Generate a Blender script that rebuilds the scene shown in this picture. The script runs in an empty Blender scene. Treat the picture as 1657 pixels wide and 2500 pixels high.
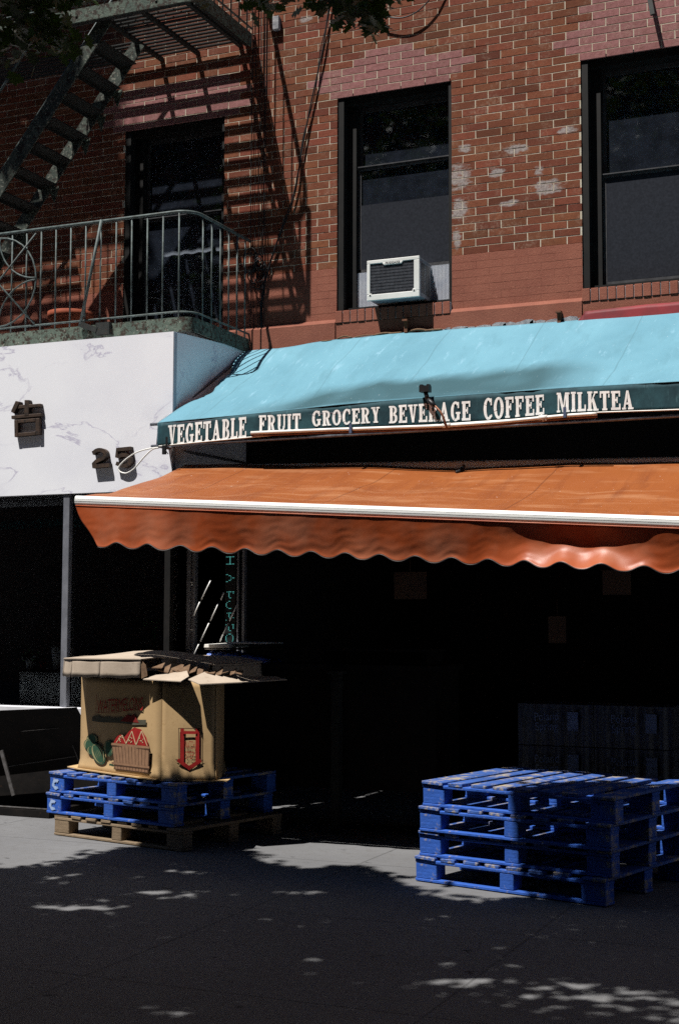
import bpy, bmesh, math, random
from mathutils import Vector, Matrix, noise
R = math.radians
random.seed(7)
S = bpy.context.scene
COL = S.collection

# ------------------------------------------------------------------ camera
F = 3450.0                                   # focal length in pixels of the 1657 x 2500 photograph
YAW, PIT, ROL = 0.40730, 0.07674, 0.00293
CAM = Vector((0.0, -10.8, 1.5))
fw = Vector((-math.sin(YAW)*math.cos(PIT), math.cos(YAW)*math.cos(PIT), math.sin(PIT)))
rt = Vector((math.cos(YAW), math.sin(YAW), 0))
up = rt.cross(fw)
rt, up = math.cos(ROL)*rt + math.sin(ROL)*up, -math.sin(ROL)*rt + math.cos(ROL)*up
cd = bpy.data.cameras.new('camera'); cam = bpy.data.objects.new('camera', cd); COL.objects.link(cam)
M = Matrix((rt, up, -fw)).transposed().to_4x4(); M.translation = CAM
cam.matrix_world = M
cd.sensor_fit = 'VERTICAL'; cd.sensor_height = 36; cd.lens = 36*F/2500
cd.clip_start = .05; cd.clip_end = 2000
S.camera = cam

# ------------------------------------------------------------------ light
SUN = Vector((.55, 1.0, -2.45)).normalized()
w = bpy.data.worlds.new('World'); S.world = w; w.use_nodes = True
nt = w.node_tree; bg = nt.nodes['Background']
sky = nt.nodes.new('ShaderNodeTexSky'); sky.sky_type = 'NISHITA'; sky.sun_disc = False
sky.sun_elevation = math.asin(-SUN.z); sky.sun_rotation = math.atan2(-SUN.x, -SUN.y)
sky.air_density = .55; sky.dust_density = .1; sky.ozone_density = 1.6
nt.links.new(sky.outputs[0], bg.inputs[0]); bg.inputs[1].default_value = .065
sl = bpy.data.lights.new('sun', 'SUN'); sl.energy = 5.0; sl.angle = R(.42); sl.color = (1, .965, .92)
so = bpy.data.objects.new('sun', sl); COL.objects.link(so)
so.rotation_euler = SUN.to_track_quat('-Z', 'Y').to_euler(); so.location = (-6, -14, 22)
vs = S.view_settings
vs.view_transform = 'Standard'; vs.look = 'None'; vs.exposure = .45; vs.gamma = 1; vs.use_curve_mapping = False
S.cycles.max_bounces = 8; S.cycles.diffuse_bounces = 1; S.cycles.transparent_max_bounces = 12
S.cycles.use_denoising = False; S.cycles.sample_clamp_indirect = .8      # fine grain in the shadows, like film

# ------------------------------------------------------------------ helpers
def ray(px, py): return fw + rt*((px-828.5)/F) - up*((py-1250)/F)
def atY(px, py, Y):
    d = ray(px, py); return CAM + d*((Y-CAM.y)/d.y)
def atZ(px, py, Z):
    d = ray(px, py); return CAM + d*((Z-CAM.z)/d.z)

class MB:
    """collects boxes, prisms, tubes and grids, links them as one mesh object"""
    def __init__(s): s.v = []; s.f = []; s.m = []; s.sm = []
    def add(s, vs, fs, mi=0, smooth=False):
        o = len(s.v); s.v += [tuple(p) for p in vs]
        for f in fs: s.f.append(tuple(i+o for i in f)); s.m.append(mi); s.sm.append(smooth)
        return s
    def box(s, a, b, mi=0, T=None, jit=0):
        x0, y0, z0 = a; x1, y1, z1 = b
        vs = [Vector(p) for p in ((x0,y0,z0),(x1,y0,z0),(x1,y1,z0),(x0,y1,z0),(x0,y0,z1),(x1,y0,z1),(x1,y1,z1),(x0,y1,z1))]
        if jit: vs = [p+Vector((random.uniform(-jit,jit) for _ in range(3))) for p in vs]
        if T: vs = [T @ p for p in vs]
        return s.add(vs, [(0,3,2,1),(4,5,6,7),(0,1,5,4),(1,2,6,5),(2,3,7,6),(3,0,4,7)], mi)
    def bar(s, p, q, wd, ht, upv=(0,0,1), mi=0):
        p = Vector(p); q = Vector(q); d = (q-p).normalized(); u = Vector(upv)
        sd = d.cross(u).normalized(); u = sd.cross(d).normalized()
        vs = []
        for c in (p, q):
            for a, b in ((-1,-1),(1,-1),(1,1),(-1,1)): vs.append(c+sd*a*wd/2+u*b*ht/2)
        return s.add(vs, [(0,1,2,3),(7,6,5,4),(0,4,5,1),(1,5,6,2),(2,6,7,3),(3,7,4,0)], mi)
    def prism(s, pts, off, mi=0):
        n = len(pts); off = Vector(off); a = [Vector(p) for p in pts]; vs = a+[p+off for p in a]
        fs = [tuple(range(n)), tuple(range(2*n-1, n-1, -1))]+[(i, i+n, (i+1)%n+n, (i+1)%n) for i in range(n)]
        return s.add(vs, fs, mi)
    def poly(s, pts, mi=0): return s.add(pts, [tuple(range(len(pts)))], mi)
    def tube(s, pts, r, seg=8, mi=0, closed=False):
        pts = [Vector(p) for p in pts]; n = len(pts); vs = []; last = None
        for i, p in enumerate(pts):
            if closed: d = (pts[(i+1)%n]-pts[i-1])
            else: d = pts[min(i+1, n-1)]-pts[max(i-1, 0)]
            d.normalize()
            ref = last if last is not None else (Vector((0,0,1)) if abs(d.z) < .9 else Vector((1,0,0)))
            a = (ref-d*ref.dot(d)).normalized(); last = a; b = d.cross(a)
            rr = r[i] if isinstance(r, (list, tuple)) else r
            for k in range(seg):
                t = 2*math.pi*k/seg; vs.append(p+a*math.cos(t)*rr+b*math.sin(t)*rr)
        fs = []
        for i in range(n if closed else n-1):
            for k in range(seg):
                j = (i+1) % n
                fs.append((i*seg+k, i*seg+(k+1)%seg, j*seg+(k+1)%seg, j*seg+k))
        s.add(vs, fs, mi, True)
        if not closed:
            o = len(s.v)-n*seg
            s.f.append(tuple(o+k for k in range(seg-1, -1, -1))); s.m.append(mi); s.sm.append(False)
            s.f.append(tuple(o+(n-1)*seg+k for k in range(seg))); s.m.append(mi); s.sm.append(False)
        return s
    def grid(s, fn, nu, nv, mi=0, smooth=True):
        vs = [fn(i/nu, j/nv) for j in range(nv+1) for i in range(nu+1)]
        fs = [(j*(nu+1)+i, j*(nu+1)+i+1, (j+1)*(nu+1)+i+1, (j+1)*(nu+1)+i) for j in range(nv) for i in range(nu)]
        return s.add(vs, fs, mi, smooth)
    def lathe(s, prof, c=(0,0,0), seg=20, mi=0):
        c = Vector(c); vs = []; n = len(prof)
        for r, z in prof:
            for k in range(seg):
                t = 2*math.pi*k/seg; vs.append(c+Vector((r*math.cos(t), r*math.sin(t), z)))
        fs = [(i*seg+k, i*seg+(k+1)%seg, (i+1)*seg+(k+1)%seg, (i+1)*seg+k) for i in range(n-1) for k in range(seg)]
        return s.add(vs, fs, mi, True)
    def build(s, name, mats, parent=None, kind=None):
        me = bpy.data.meshes.new(name); me.from_pydata(s.v, [], s.f)
        if not isinstance(mats, (list, tuple)): mats = [mats]
        for m in mats: me.materials.append(m)
        me.polygons.foreach_set('material_index', s.m); me.polygons.foreach_set('use_smooth', s.sm); me.update()
        o = bpy.data.objects.new(name, me); COL.objects.link(o)
        if parent: o.parent = parent; o.matrix_parent_inverse = parent_inv(parent)
        if kind: o['kind'] = kind
        return o
def world_of(o):
    m = o.matrix_basis.copy()
    if o.parent: m = world_of(o.parent) @ o.matrix_parent_inverse @ m
    return m
def parent_inv(p): return world_of(p).inverted()
def tag(o, label, cat, group=None):
    o['label'] = label; o['category'] = cat
    if group: o['group'] = group
    return o
def thing(name, label, cat, loc=(0,0,0), rz=0, group=None):
    o = bpy.data.objects.new(name, None); o.empty_display_size = .1; COL.objects.link(o)
    o.location = loc; o.rotation_euler = (0,0,rz)
    return tag(o, label, cat, group)
def copy_tree(o, parent=None):
    c = o.copy(); COL.objects.link(c)
    if parent: c.parent = parent
    for ch in [k for k in bpy.data.objects if k.parent == o]: copy_tree(ch, c)
    return c
def bevel(o, wd=.004, seg=2):
    m = o.modifiers.new('bevel', 'BEVEL'); m.width = wd; m.segments = seg; m.limit_method = 'ANGLE'; m.angle_limit = R(40); return o
def nz(*p): return noise.noise(Vector(p))

# ------------------------------------------------------------------ materials
class N:
    """small node-tree writer"""
    def __init__(s, name):
        s.mat = bpy.data.materials.new(name); s.mat.use_nodes = True
        s.t = s.mat.node_tree; s.b = s.t.nodes['Principled BSDF']; s.out = s.t.nodes['Material Output']
        s.co = s.t.nodes.new('ShaderNodeTexCoord').outputs['Object']
    def n(s, ty, **kw):
        x = s.t.nodes.new(ty)
        for k, v in kw.items(): setattr(x, k, v)
        return x
    def set(s, sock, v):
        if hasattr(v, 'is_output'): s.t.links.new(v, sock)
        elif isinstance(v, (tuple, list)) and len(v) == 3 and sock.type == 'RGBA': sock.default_value = (*v, 1)
        else: sock.default_value = v
    def noise(s, scale, detail=4, rough=.6, co=None, dist=0):
        x = s.n('ShaderNodeTexNoise'); s.set(x.inputs['Vector'], co or s.co)
        x.inputs['Scale'].default_value = scale; x.inputs['Detail'].default_value = detail
        x.inputs['Roughness'].default_value = rough; x.inputs['Distortion'].default_value = dist
        return x.outputs['Fac']
    def mapv(s, sc=(1,1,1), loc=(0,0,0), rot=(0,0,0), co=None):
        x = s.n('ShaderNodeMapping'); s.set(x.inputs[0], co or s.co)
        x.inputs['Scale'].default_value = sc; x.inputs['Location'].default_value = loc; x.inputs['Rotation'].default_value = rot
        return x.outputs[0]
    def ramp(s, v, a, b, ca=0.0, cb=1.0):
        x = s.n('ShaderNodeMapRange'); s.set(x.inputs[0], v)
        for i, q in enumerate((a, b, ca, cb)): x.inputs[i+1].default_value = q
        return x.outputs[0]
    def mix(s, f, a, b, mode='MIX'):
        x = s.n('ShaderNodeMix', data_type='RGBA', blend_type=mode)
        s.set(x.inputs[0], f); s.set(x.inputs[6], a); s.set(x.inputs[7], b); return x.outputs[2]
    def math(s, op, a, b=0.0, c=None):
        x = s.n('ShaderNodeMath', operation=op); s.set(x.inputs[0], a); s.set(x.inputs[1], b)
        if c is not None: s.set(x.inputs[2], c)
        return x.outputs[0]
    def attr(s, name): return s.n('ShaderNodeAttribute', attribute_name=name)
    def sep(s, co=None):
        x = s.n('ShaderNodeSeparateXYZ'); s.set(x.inputs[0], co or s.co); return x.outputs
    def bump(s, h, strength=.3, dist=.01):
        x = s.n('ShaderNodeBump'); x.inputs['Strength'].default_value = strength; x.inputs['Distance'].default_value = dist
        s.set(x.inputs['Height'], h); s.t.links.new(x.outputs[0], s.b.inputs['Normal'])
    def fin(s, color, rough=.7, spec=.3, metal=0.0):
        s.set(s.b.inputs['Base Color'], color); s.set(s.b.inputs['Roughness'], rough)
        s.set(s.b.inputs['Specular IOR Level'], spec); s.set(s.b.inputs['Metallic'], metal); return s.mat

def m_noise(name, c1, c2, scale=6, rough=.7, spec=.3, bump=.2, bd=.004, metal=0, lo=.35, hi=.65, c3=None, s3=40, lo3=.55, hi3=.65):
    g = N(name); f = g.ramp(g.noise(scale, 6), lo, hi)
    c = g.mix(f, c1, c2)
    if c3: c = g.mix(g.ramp(g.noise(s3, 5, .7), lo3, hi3), c, c3)
    if bump: g.bump(g.noise(scale*9, 5), bump, bd)
    return g.fin(c, rough, spec, metal)

# brick: per-brick tint is carried by the mesh, grime and smeared mortar by noise
g = N('brick'); a = g.attr('tint').outputs['Color']
c = g.mix(g.ramp(g.noise(24, 5), .3, .75), a, (.10,.028,.016), 'MIX'); g.t.nodes[-1].name = 'x'
c = g.mix(.5, a, c)
c = g.mix(g.ramp(g.noise(150, 3, .7), .52, .75), c, g.mix(.6, c, (.07,.022,.015)))
smear = g.math('MULTIPLY', g.ramp(g.noise(5, 5, .65), .50, .72), g.ramp(g.noise(45, 5, .7), .44, .62))
c = g.mix(g.math('MULTIPLY', smear, .40), c, (.50,.40,.30))
spots = [(-3.60,5.13,.13,.16),(-3.13,5.30,.12,.06),(-3.28,5.13,.09,.06),(-2.93,5.10,.06,.05),(-2.86,4.98,.17,.06),(-3.17,4.86,.12,.04),(-3.60,4.85,.10,.14),(-3.55,5.36,.08,.05),(-2.7,5.4,.12,.04),(-5.0,6.7,.1,.04),(-3.62,4.62,.05,.12),(-2.85,4.93,.16,.05),(-6.18,4.62,.07,.09),(-3.05,5.3,.05,.05)]
tot = None
for gx, gz, rx, rz in spots:
    d = g.n('ShaderNodeVectorMath', operation='LENGTH'); g.set(d.inputs[0], g.mapv((1/rx,0,1/rz), (-gx/rx,0,-gz/rz)))
    v = g.ramp(d.outputs['Value'], .35, 1.25, 1, 0); tot = v if tot is None else g.math('MAXIMUM', tot, v)
sm = g.math('ADD', tot, g.math('MULTIPLY', g.math('SUBTRACT', g.noise(17, 6, .72, g.mapv((.55,1,1.4))), .5), 2.2))
c = g.mix(g.ramp(sm, .55, .85, 0, .85), c, g.mix(g.ramp(g.noise(60, 4), .4, .65), (.40,.36,.34), (.22,.19,.18)))
g.bump(g.math('ADD', g.noise(70, 6, .7), g.noise(14, 3)), .35, .006)
BRICK = g.fin(c, .85, .2)
g = N('mortar'); c = g.mix(g.ramp(g.noise(3, 5), .35, .7), (.62,.55,.44), (.44,.35,.23))
c = g.mix(g.ramp(g.noise(60, 4), .5, .7), c, (.62,.57,.49)); g.bump(g.noise(120, 5), .5, .004)
MORTAR = g.fin(c, .95, .1)
def paint_brown(name, c1, c2):
    g = N(name); c = g.mix(g.ramp(g.noise(4, 6), .3, .7), c1, c2)
    c = g.mix(g.ramp(g.noise(g_s, 4, .7), .60, .68), c, (.42,.19,.12))
    g.bump(g.noise(90, 6, .7), .55, .006); return g.fin(c, .8, .25)
g_s = 130
PAINT = paint_brown('brown_masonry_paint', (.225,.072,.046), (.30,.105,.066))
STUCCO = paint_brown('brown_stucco', (.20,.066,.042), (.27,.095,.06))
CEMENT = m_noise('grey_cement', (.42,.41,.42), (.22,.22,.24), 20, .9, .1, .6, .01)
BLACKFRAME = m_noise('black_painted_wood', (.006,.006,.006), (.012,.011,.01), 8, .55, .3, .1, .002)
ALU = m_noise('dull_window_aluminium', (.10,.10,.105), (.06,.06,.065), 20, .45, .5, .05, .001, .4)
g = N('dusty_glass')                          # a real pane: see-through, reflecting, with a film of dust on it
tr = g.n('ShaderNodeBsdfTransparent'); tr.inputs[0].default_value = (.72,.76,.80,1)
gl = g.n('ShaderNodeBsdfGlossy'); gl.inputs['Roughness'].default_value = .03; gl.inputs['Color'].default_value = (.9,.9,.9,1)
fr = g.n('ShaderNodeFresnel'); fr.inputs[0].default_value = 1.45
m1 = g.n('ShaderNodeMixShader'); g.t.links.new(fr.outputs[0], m1.inputs[0]); g.t.links.new(tr.outputs[0], m1.inputs[1]); g.t.links.new(gl.outputs[0], m1.inputs[2])
df = g.n('ShaderNodeBsdfDiffuse'); df.inputs[0].default_value = (.13,.16,.23,1)
dust = g.math('ADD', g.ramp(g.noise(9, 6, .7), .3, .8, .05, .15), g.math('MULTIPLY', g.ramp(g.noise(110, 3, .7), .66, .74), .30))
m2 = g.n('ShaderNodeMixShader'); g.t.links.new(dust, m2.inputs[0]); g.t.links.new(m1.outputs[0], m2.inputs[1]); g.t.links.new(df.outputs[0], m2.inputs[2])
g.t.links.new(m2.outputs[0], g.out.inputs['Surface']); DUSTGLASS = g.mat
g = N('clear_glass')
tr = g.n('ShaderNodeBsdfTransparent'); tr.inputs[0].default_value = (.8,.83,.84,1)
gl = g.n('ShaderNodeBsdfGlossy'); gl.inputs['Roughness'].default_value = .01
fr = g.n('ShaderNodeFresnel'); fr.inputs[0].default_value = 1.45
m1 = g.n('ShaderNodeMixShader'); g.t.links.new(fr.outputs[0], m1.inputs[0]); g.t.links.new(tr.outputs[0], m1.inputs[1]); g.t.links.new(gl.outputs[0], m1.inputs[2])
g.t.links.new(m1.outputs[0], g.out.inputs['Surface']); GLASS = g.mat
SCREEN = m_noise('fly_screen', (.017,.019,.025), (.027,.030,.039), 60, .8, .1, .3, .002)
CURTAIN = m_noise('white_curtain', (.55,.56,.6), (.4,.41,.45), 5, .9, .1, .2)
WHITEAC = m_noise('white_ac_metal', (.80,.80,.76), (.70,.70,.66), 8, .4, .4, .03, .001, 0, .35, .7, (.45,.34,.2), 30, .68, .74)
GREYAC = m_noise('grey_ac_side', (.24,.25,.28), (.17,.18,.21), 12, .5, .4, .05)
DARKGRILL = m_noise('dark_condenser_fins', (.030,.033,.042), (.06,.066,.08), 30, .6, .4, .5, .003)
BLACK = m_noise('black_plastic', (.008,.008,.009), (.014,.014,.015), 20, .45, .4, .05)
INK = m_noise('grey_badge_ink', (.07,.075,.085), (.1,.1,.11), 20, .6, .2, 0)
WHITEPL = m_noise('white_vinyl_curtain', (.74,.76,.80), (.60,.63,.70), 8, .5, .3, .05)

# marble
g = N('white_marble')
c0 = g.mix(g.ramp(g.noise(1.3, 4), .4, .75), (.87,.88,.92), (.79,.80,.86))
def vein(scale, width, loc, rot, st):
    co = g.mapv((1,1,1), loc, rot)
    x = g.noise(scale, 7, .62, co, .35); v = g.math('ABSOLUTE', g.math('SUBTRACT', x, .5))
    return g.math('MULTIPLY', g.ramp(v, 0, width, 1, 0), g.math('MULTIPLY', g.ramp(g.noise(scale*1.7, 3, .5, g.mapv((1,1,1), (loc[0]+7,3,1))), .46, .64), st))
sq = g.mapv((.62,1,1.35), (0,0,0), (0,R(14),0))
x = g.noise(1.25, 8, .58, sq, .5); v = g.math('ABSOLUTE', g.math('SUBTRACT', x, .5))
v1 = g.math('MULTIPLY', g.ramp(v, 0, .010, 1, 0), g.ramp(g.noise(2.2, 2), .34, .54))
v1 = g.math('MAXIMUM', v1, g.math('MULTIPLY', g.ramp(v, 0, .045, .28, 0), g.ramp(g.noise(2.6, 2), .46, .66)))
x = g.noise(2.2, 8, .62, g.mapv((.7,1,1.2), (5,2,9), (0,R(20),0)), .6); v = g.math('ABSOLUTE', g.math('SUBTRACT', x, .5))
v2 = g.math('MULTIPLY', g.ramp(v, 0, .012, .55, 0), g.ramp(g.noise(1.8, 2, .5, g.mapv((1,1,1),(3,3,3))), .5, .68))
c = g.mix(g.math('MULTIPLY', g.math('MAXIMUM', v1, v2), .62), c0, (.33,.29,.45))
MARBLE = g.fin(c, .35, .3)
RUSTLETTER = m_noise('rusty_bronze', (.040,.026,.018), (.075,.045,.030), 18, .6, .4, .4, .003, .2, .35, .65, (.016,.013,.012), 25, .5, .65)

# painted, rusting iron
g = N('green_iron'); c = g.mix(g.ramp(g.noise(5, 6, .7), .35, .65), (.050,.075,.060), (.105,.135,.105))
c = g.mix(g.ramp(g.noise(26, 6, .72), .50, .56), c, (.030,.020,.013))
c = g.mix(g.ramp(g.noise(55, 5, .7, g.mapv((1,1,1),(4,1,2))), .60, .66), c, (.30,.29,.24))
g.bump(g.noise(60, 6, .7), .8, .006); IRON = g.fin(c, .75, .3)
g = N('grey_green_iron_bar'); c = g.mix(g.ramp(g.noise(18, 5, .7), .4, .62), (.100,.135,.132), (.040,.053,.048))
c = g.mix(g.ramp(g.noise(90, 4, .7), .60, .66), c, (.05,.028,.016)); IRONBAR = g.fin(c, .6, .4)
g = N('shaded_flaking_iron'); c = g.mix(g.ramp(g.noise(6, 6, .7), .4, .66), (.026,.036,.030), (.075,.095,.075))  # darker copy of the green iron, the stair's shade put into its colour
c = g.mix(g.ramp(g.noise(40, 5, .7), .54, .62), c, (.22,.22,.18)); c = g.mix(g.ramp(g.noise(24, 6, .72, g.mapv((1,1,1),(2,5,1))), .52, .58), c, (.02,.014,.010))
g.bump(g.noise(60, 6, .7), .7, .005); STAIRIRON = g.fin(c, .75, .3)
IRONDARK = m_noise('dark_iron', (.012,.014,.013), (.024,.027,.025), 14, .7, .3, .4, .004, 0, .35, .65, (.04,.022,.014), 40, .58, .66)
CABLE = m_noise('black_cable', (.006,.006,.007), (.012,.012,.013), 20, .5, .4, 0)
TERRA = m_noise('terracotta', (.30,.075,.035), (.22,.055,.028), 9, .8, .2, .2)

# awning fabrics
g = N('teal_canvas'); wet = g.attr('wet').outputs['Fac']
c = g.mix(g.ramp(g.noise(2.0, 5, .6, g.mapv((1,.35,1))), .35, .7), (.104,.262,.338), (.138,.322,.405))
c = g.mix(g.ramp(g.noise(16, 6, .7, g.mapv((1,.15,.3))), .58, .72), c, (.21,.40,.50))
xs_ = g.sep()[0]; fr_ = g.math('ABSOLUTE', g.math('SUBTRACT', g.math('FRACT', g.math('DIVIDE', g.math('ADD', xs_, 20.32), .775)), .5))
c = g.mix(g.ramp(fr_, .004, .009, .45, 0), c, (.07,.17,.21))
c = g.mix(g.math('MULTIPLY', g.ramp(g.noise(3.5, 5, .7, g.mapv((2.2,.5,1))), .52, .72), .5), c, (.085,.215,.27))
c = g.mix(wet, c, (.020,.070,.085))
spk = g.ramp(g.noise(75, 2, .5), .74, .77); c = g.mix(spk, c, (.5,.55,.55))
wv = g.noise(420, 2, .5); g.bump(wv, .25, .002)
TEAL = g.fin(c, .8, .25); g.b.inputs['Sheen Weight'].default_value = .15
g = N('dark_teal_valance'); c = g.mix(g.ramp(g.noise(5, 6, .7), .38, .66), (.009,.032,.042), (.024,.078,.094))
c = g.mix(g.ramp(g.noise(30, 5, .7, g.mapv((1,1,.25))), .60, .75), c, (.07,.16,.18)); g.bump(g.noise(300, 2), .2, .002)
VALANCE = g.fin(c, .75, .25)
g = N('cream_letter_paint'); c = g.mix(g.ramp(g.noise(22, 6, .7), .42, .66), (.95,.94,.90), (.72,.72,.71)); CREAM = g.fin(c, .7, .2)
g = N('orange_canvas'); xyz = g.sep()
c = g.mix(g.ramp(g.noise(1.6, 5, .6, g.mapv((1,.5,1))), .35, .68), (.245,.064,.012), (.30,.088,.019))
c = g.mix(g.math('MULTIPLY', g.ramp(g.noise(3.2, 5, .6, g.mapv((.55,2.6,1), rot=(0,0,R(12)))), .50, .74), .65), c, (.44,.21,.10))
c = g.mix(g.math('MULTIPLY', g.ramp(g.noise(2.4, 6, .68, g.mapv((2.6,.45,.6),(3,1,4))), .50, .70), .55), c, (.15,.034,.008))
seam = g.math('ABSOLUTE', g.math('SUBTRACT', g.math('FRACT', g.math('DIVIDE', g.math('ADD', xyz[0], 10.0), 1.19)), .35))
c = g.mix(g.ramp(seam, .003, .006, .55, 0), c, (.10,.025,.006))
c = g.mix(g.ramp(g.noise(48, 2, .5), .745, .77), c, (.62,.5,.42))
g.bump(g.math('ADD', g.noise(350, 2), g.math('MULTIPLY', g.noise(7, 4, .6, g.mapv((.5,1.6,1))), 2.5)), .22, .010)
ORANGE = g.fin(c, .48, .4)
g = N('orange_valance_vinyl'); c = g.mix(g.ramp(g.noise(2.5, 5), .35, .7), (.40,.075,.019), (.48,.110,.035))
c = g.mix(g.math('MULTIPLY', g.ramp(g.noise(2.6, 4, .55), .42, .70), .35), c, (.68,.38,.25))
g.bump(g.math('ADD', g.noise(10, 5, .6, g.mapv((1,1,.8), rot=(0,R(30),0))), g.math('MULTIPLY', g.noise(300, 2), .15)), .16, .012); ORANGEV = g.fin(c, .42, .4)
tl_ = g.n('ShaderNodeBsdfTranslucent'); g.set(tl_.inputs[0], (.55,.10,.02)); mx = g.n('ShaderNodeMixShader'); mx.inputs[0].default_value = .22
g.t.links.new(g.b.outputs[0], mx.inputs[1]); g.t.links.new(tl_.outputs[0], mx.inputs[2]); g.t.links.new(mx.outputs[0], g.out.inputs['Surface'])
g.b.inputs['Transmission Weight'].default_value = 0
ORANGETRIM = m_noise('black_scallop_trim', (.012,.009,.008), (.03,.02,.015), 30, .5, .4, 0)
WHITEMETAL = m_noise('white_enamel', (.86,.86,.83), (.80,.80,.77), 6, .3, .5, .02)
GROOVE = m_noise('grey_groove', (.5,.52,.54), (.42,.44,.47), 6, .4, .4, 0)
PVC = m_noise('white_pvc', (.84,.82,.76), (.72,.69,.62), 10, .4, .4, .02)
RUSTPIPE = m_noise('rust_brown_pipe', (.20,.075,.035), (.12,.045,.022), 20, .6, .4, .3)
COPPER = m_noise('brown_copper_tube', (.28,.11,.05), (.16,.06,.03), 30, .5, .5, .2, .002, .3)
CLAMP = m_noise('blue_grey_clamp', (.08,.11,.19), (.05,.07,.12), 30, .5, .4, .1)
STEEL = m_noise('grey_steel_tube', (.20,.21,.24), (.11,.115,.13), 25, .4, .5, .1, .002, .5)
REDSHEET = m_noise('faded_red_vinyl', (.22,.010,.016), (.13,.008,.012), 5, .6, .3, .2)

# wood, card, ground
def wood(name, base, worn, grain, amount=.62):
    g = N(name); co = g.mapv((9,9,9))
    n1 = g.noise(2.2, 6, .65); gr = g.noise(1.0, 6, .7, g.mapv((30,4,60)))
    c = g.mix(g.ramp(n1, .3, .7), base, tuple(v*.62 for v in base))
    c = g.mix(g.ramp(g.math('ADD', g.math('MULTIPLY', g.noise(7, 6, .75), .7), g.math('MULTIPLY', gr, .3)), amount-.02, amount+.05), c, worn)
    c = g.mix(g.ramp(g.noise(38, 5, .75, g.mapv((.4,.4,2))), .58, .68), c, grain)
    g.bump(g.math('ADD', gr, g.noise(30, 5)), .5, .006); return g.fin(c, .75, .25)
BLUEWOOD = wood('blue_painted_wood', (.034,.120,.50), (.30,.27,.22), (.010,.034,.15), .565)
BLUEDUSTY = wood('dusty_blue_wood', (.045,.115,.38), (.34,.29,.21), (.012,.028,.10), .525)
BROWNWOOD = wood('bare_brown_wood', (.26,.19,.12), (.12,.085,.055), (.09,.06,.035), .58)
CARD = m_noise('brown_cardboard', (.50,.34,.17), (.42,.28,.14), 5, .85, .15, .12, .003, 0, .3, .7, (.36,.23,.11), 18, .58, .72)
CARDPALE = m_noise('pale_cardboard', (.46,.38,.30), (.38,.31,.24), 7, .85, .15, .2, .004, 0, .3, .7, (.30,.23,.17), 25, .6, .72)
CARDDARK = m_noise('torn_cardboard_edge', (.20,.13,.08), (.13,.08,.05), 30, .9, .1, .4)
PR = {k: m_noise('print_'+k, c, tuple(v*.8 for v in c), 30, .85, .1, 0) for k, c in dict(
    red=(.34,.022,.020), maroon=(.20,.022,.018), green=(.040,.095,.055), pale=(.34,.30,.15), tan=(.30,.17,.10), umber=(.10,.055,.035), seed=(.55,.42,.25), hill=(.09,.085,.06)).items()}
g = N('sidewalk_concrete'); xyz = g.sep()
c = g.mix(g.ramp(g.noise(.9, 6, .6), .3, .7), (.165,.166,.170), (.118,.118,.122))
c = g.mix(g.ramp(g.noise(14, 6, .7), .5, .72), c, (.120,.117,.115))
c = g.mix(g.ramp(g.noise(160, 3, .7), .5, .8), c, (.21,.21,.21))
c = g.mix(g.ramp(g.noise(5.5, 3, .5, g.mapv((1,1.6,1),(8,1,0))), .69, .72), c, (.06,.06,.062))
def joint(ax, per, off):
    return g.math('ABSOLUTE', g.math('SUBTRACT', g.math('FRACT', g.math('DIVIDE', g.math('ADD', ax, off), per)), .5))
jj = g.math('MINIMUM', joint(xyz[0], 1.52, 60.4), joint(xyz[1], 1.52, 61.1))
jm = g.ramp(jj, .0025, .0055, 1, 0); c = g.mix(g.math('MULTIPLY', jm, .6), c, (.06,.06,.06))
g.bump(g.math('SUBTRACT', g.math('ADD', g.noise(180, 4), g.math('MULTIPLY', g.noise(20, 5), 1.2)), g.math('MULTIPLY', jm, 1.2)), .4, .006)
CONCRETE = g.fin(c, .85, .25)
ASPHALT = m_noise('asphalt', (.045,.045,.047), (.065,.065,.066), 2, .9, .2, .6, .01, 0, .35, .65, (.1,.1,.1), 120, .6, .75)
KERB = m_noise('kerb_stone', (.22,.22,.22), (.15,.15,.15), 4, .85, .2, .3)
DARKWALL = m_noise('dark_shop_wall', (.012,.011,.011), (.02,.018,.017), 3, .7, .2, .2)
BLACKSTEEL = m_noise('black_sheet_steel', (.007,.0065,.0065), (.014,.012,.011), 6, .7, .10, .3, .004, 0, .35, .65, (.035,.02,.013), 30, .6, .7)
POSTMETAL = m_noise('brushed_post_metal', (.32,.33,.37), (.22,.23,.26), 9, .45, .5, .05, .002, .5)
WHITEPAINT = m_noise('white_painted_sill', (.75,.75,.77), (.6,.6,.64), 6, .6, .3, .1)
OLDBRICK = m_noise('street_brick', (.13,.06,.045), (.09,.045,.035), 2, .9, .2, .2)
DARKPANE = m_noise('dark_pane', (.012,.013,.016), (.02,.02,.024), 4, .15, .5, 0)
g = N('leaf_green'); rnd = g.attr('tint').outputs['Color']
di = g.n('ShaderNodeBsdfTranslucent'); g.set(di.inputs[0], g.mix(.5, rnd, (.10,.17,.015)))
g.fin(rnd, .5, .35); mx = g.n('ShaderNodeMixShader'); mx.inputs[0].default_value = .28
g.t.links.new(g.b.outputs[0], mx.inputs[1]); g.t.links.new(di.outputs[0], mx.inputs[2]); g.t.links.new(mx.outputs[0], g.out.inputs['Surface']); LEAF = g.mat
BARK = m_noise('bark', (.06,.05,.04), (.10,.085,.07), 12, .9, .1, .8, .02)
PLASTICBLUE = m_noise('blue_plastic_bag', (.05,.13,.55), (.10,.22,.70), 14, .25, .6, .6, .01)
FOAM = m_noise('white_foam_board', (.74,.73,.68), (.62,.61,.56), 9, .8, .2, .1)
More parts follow.
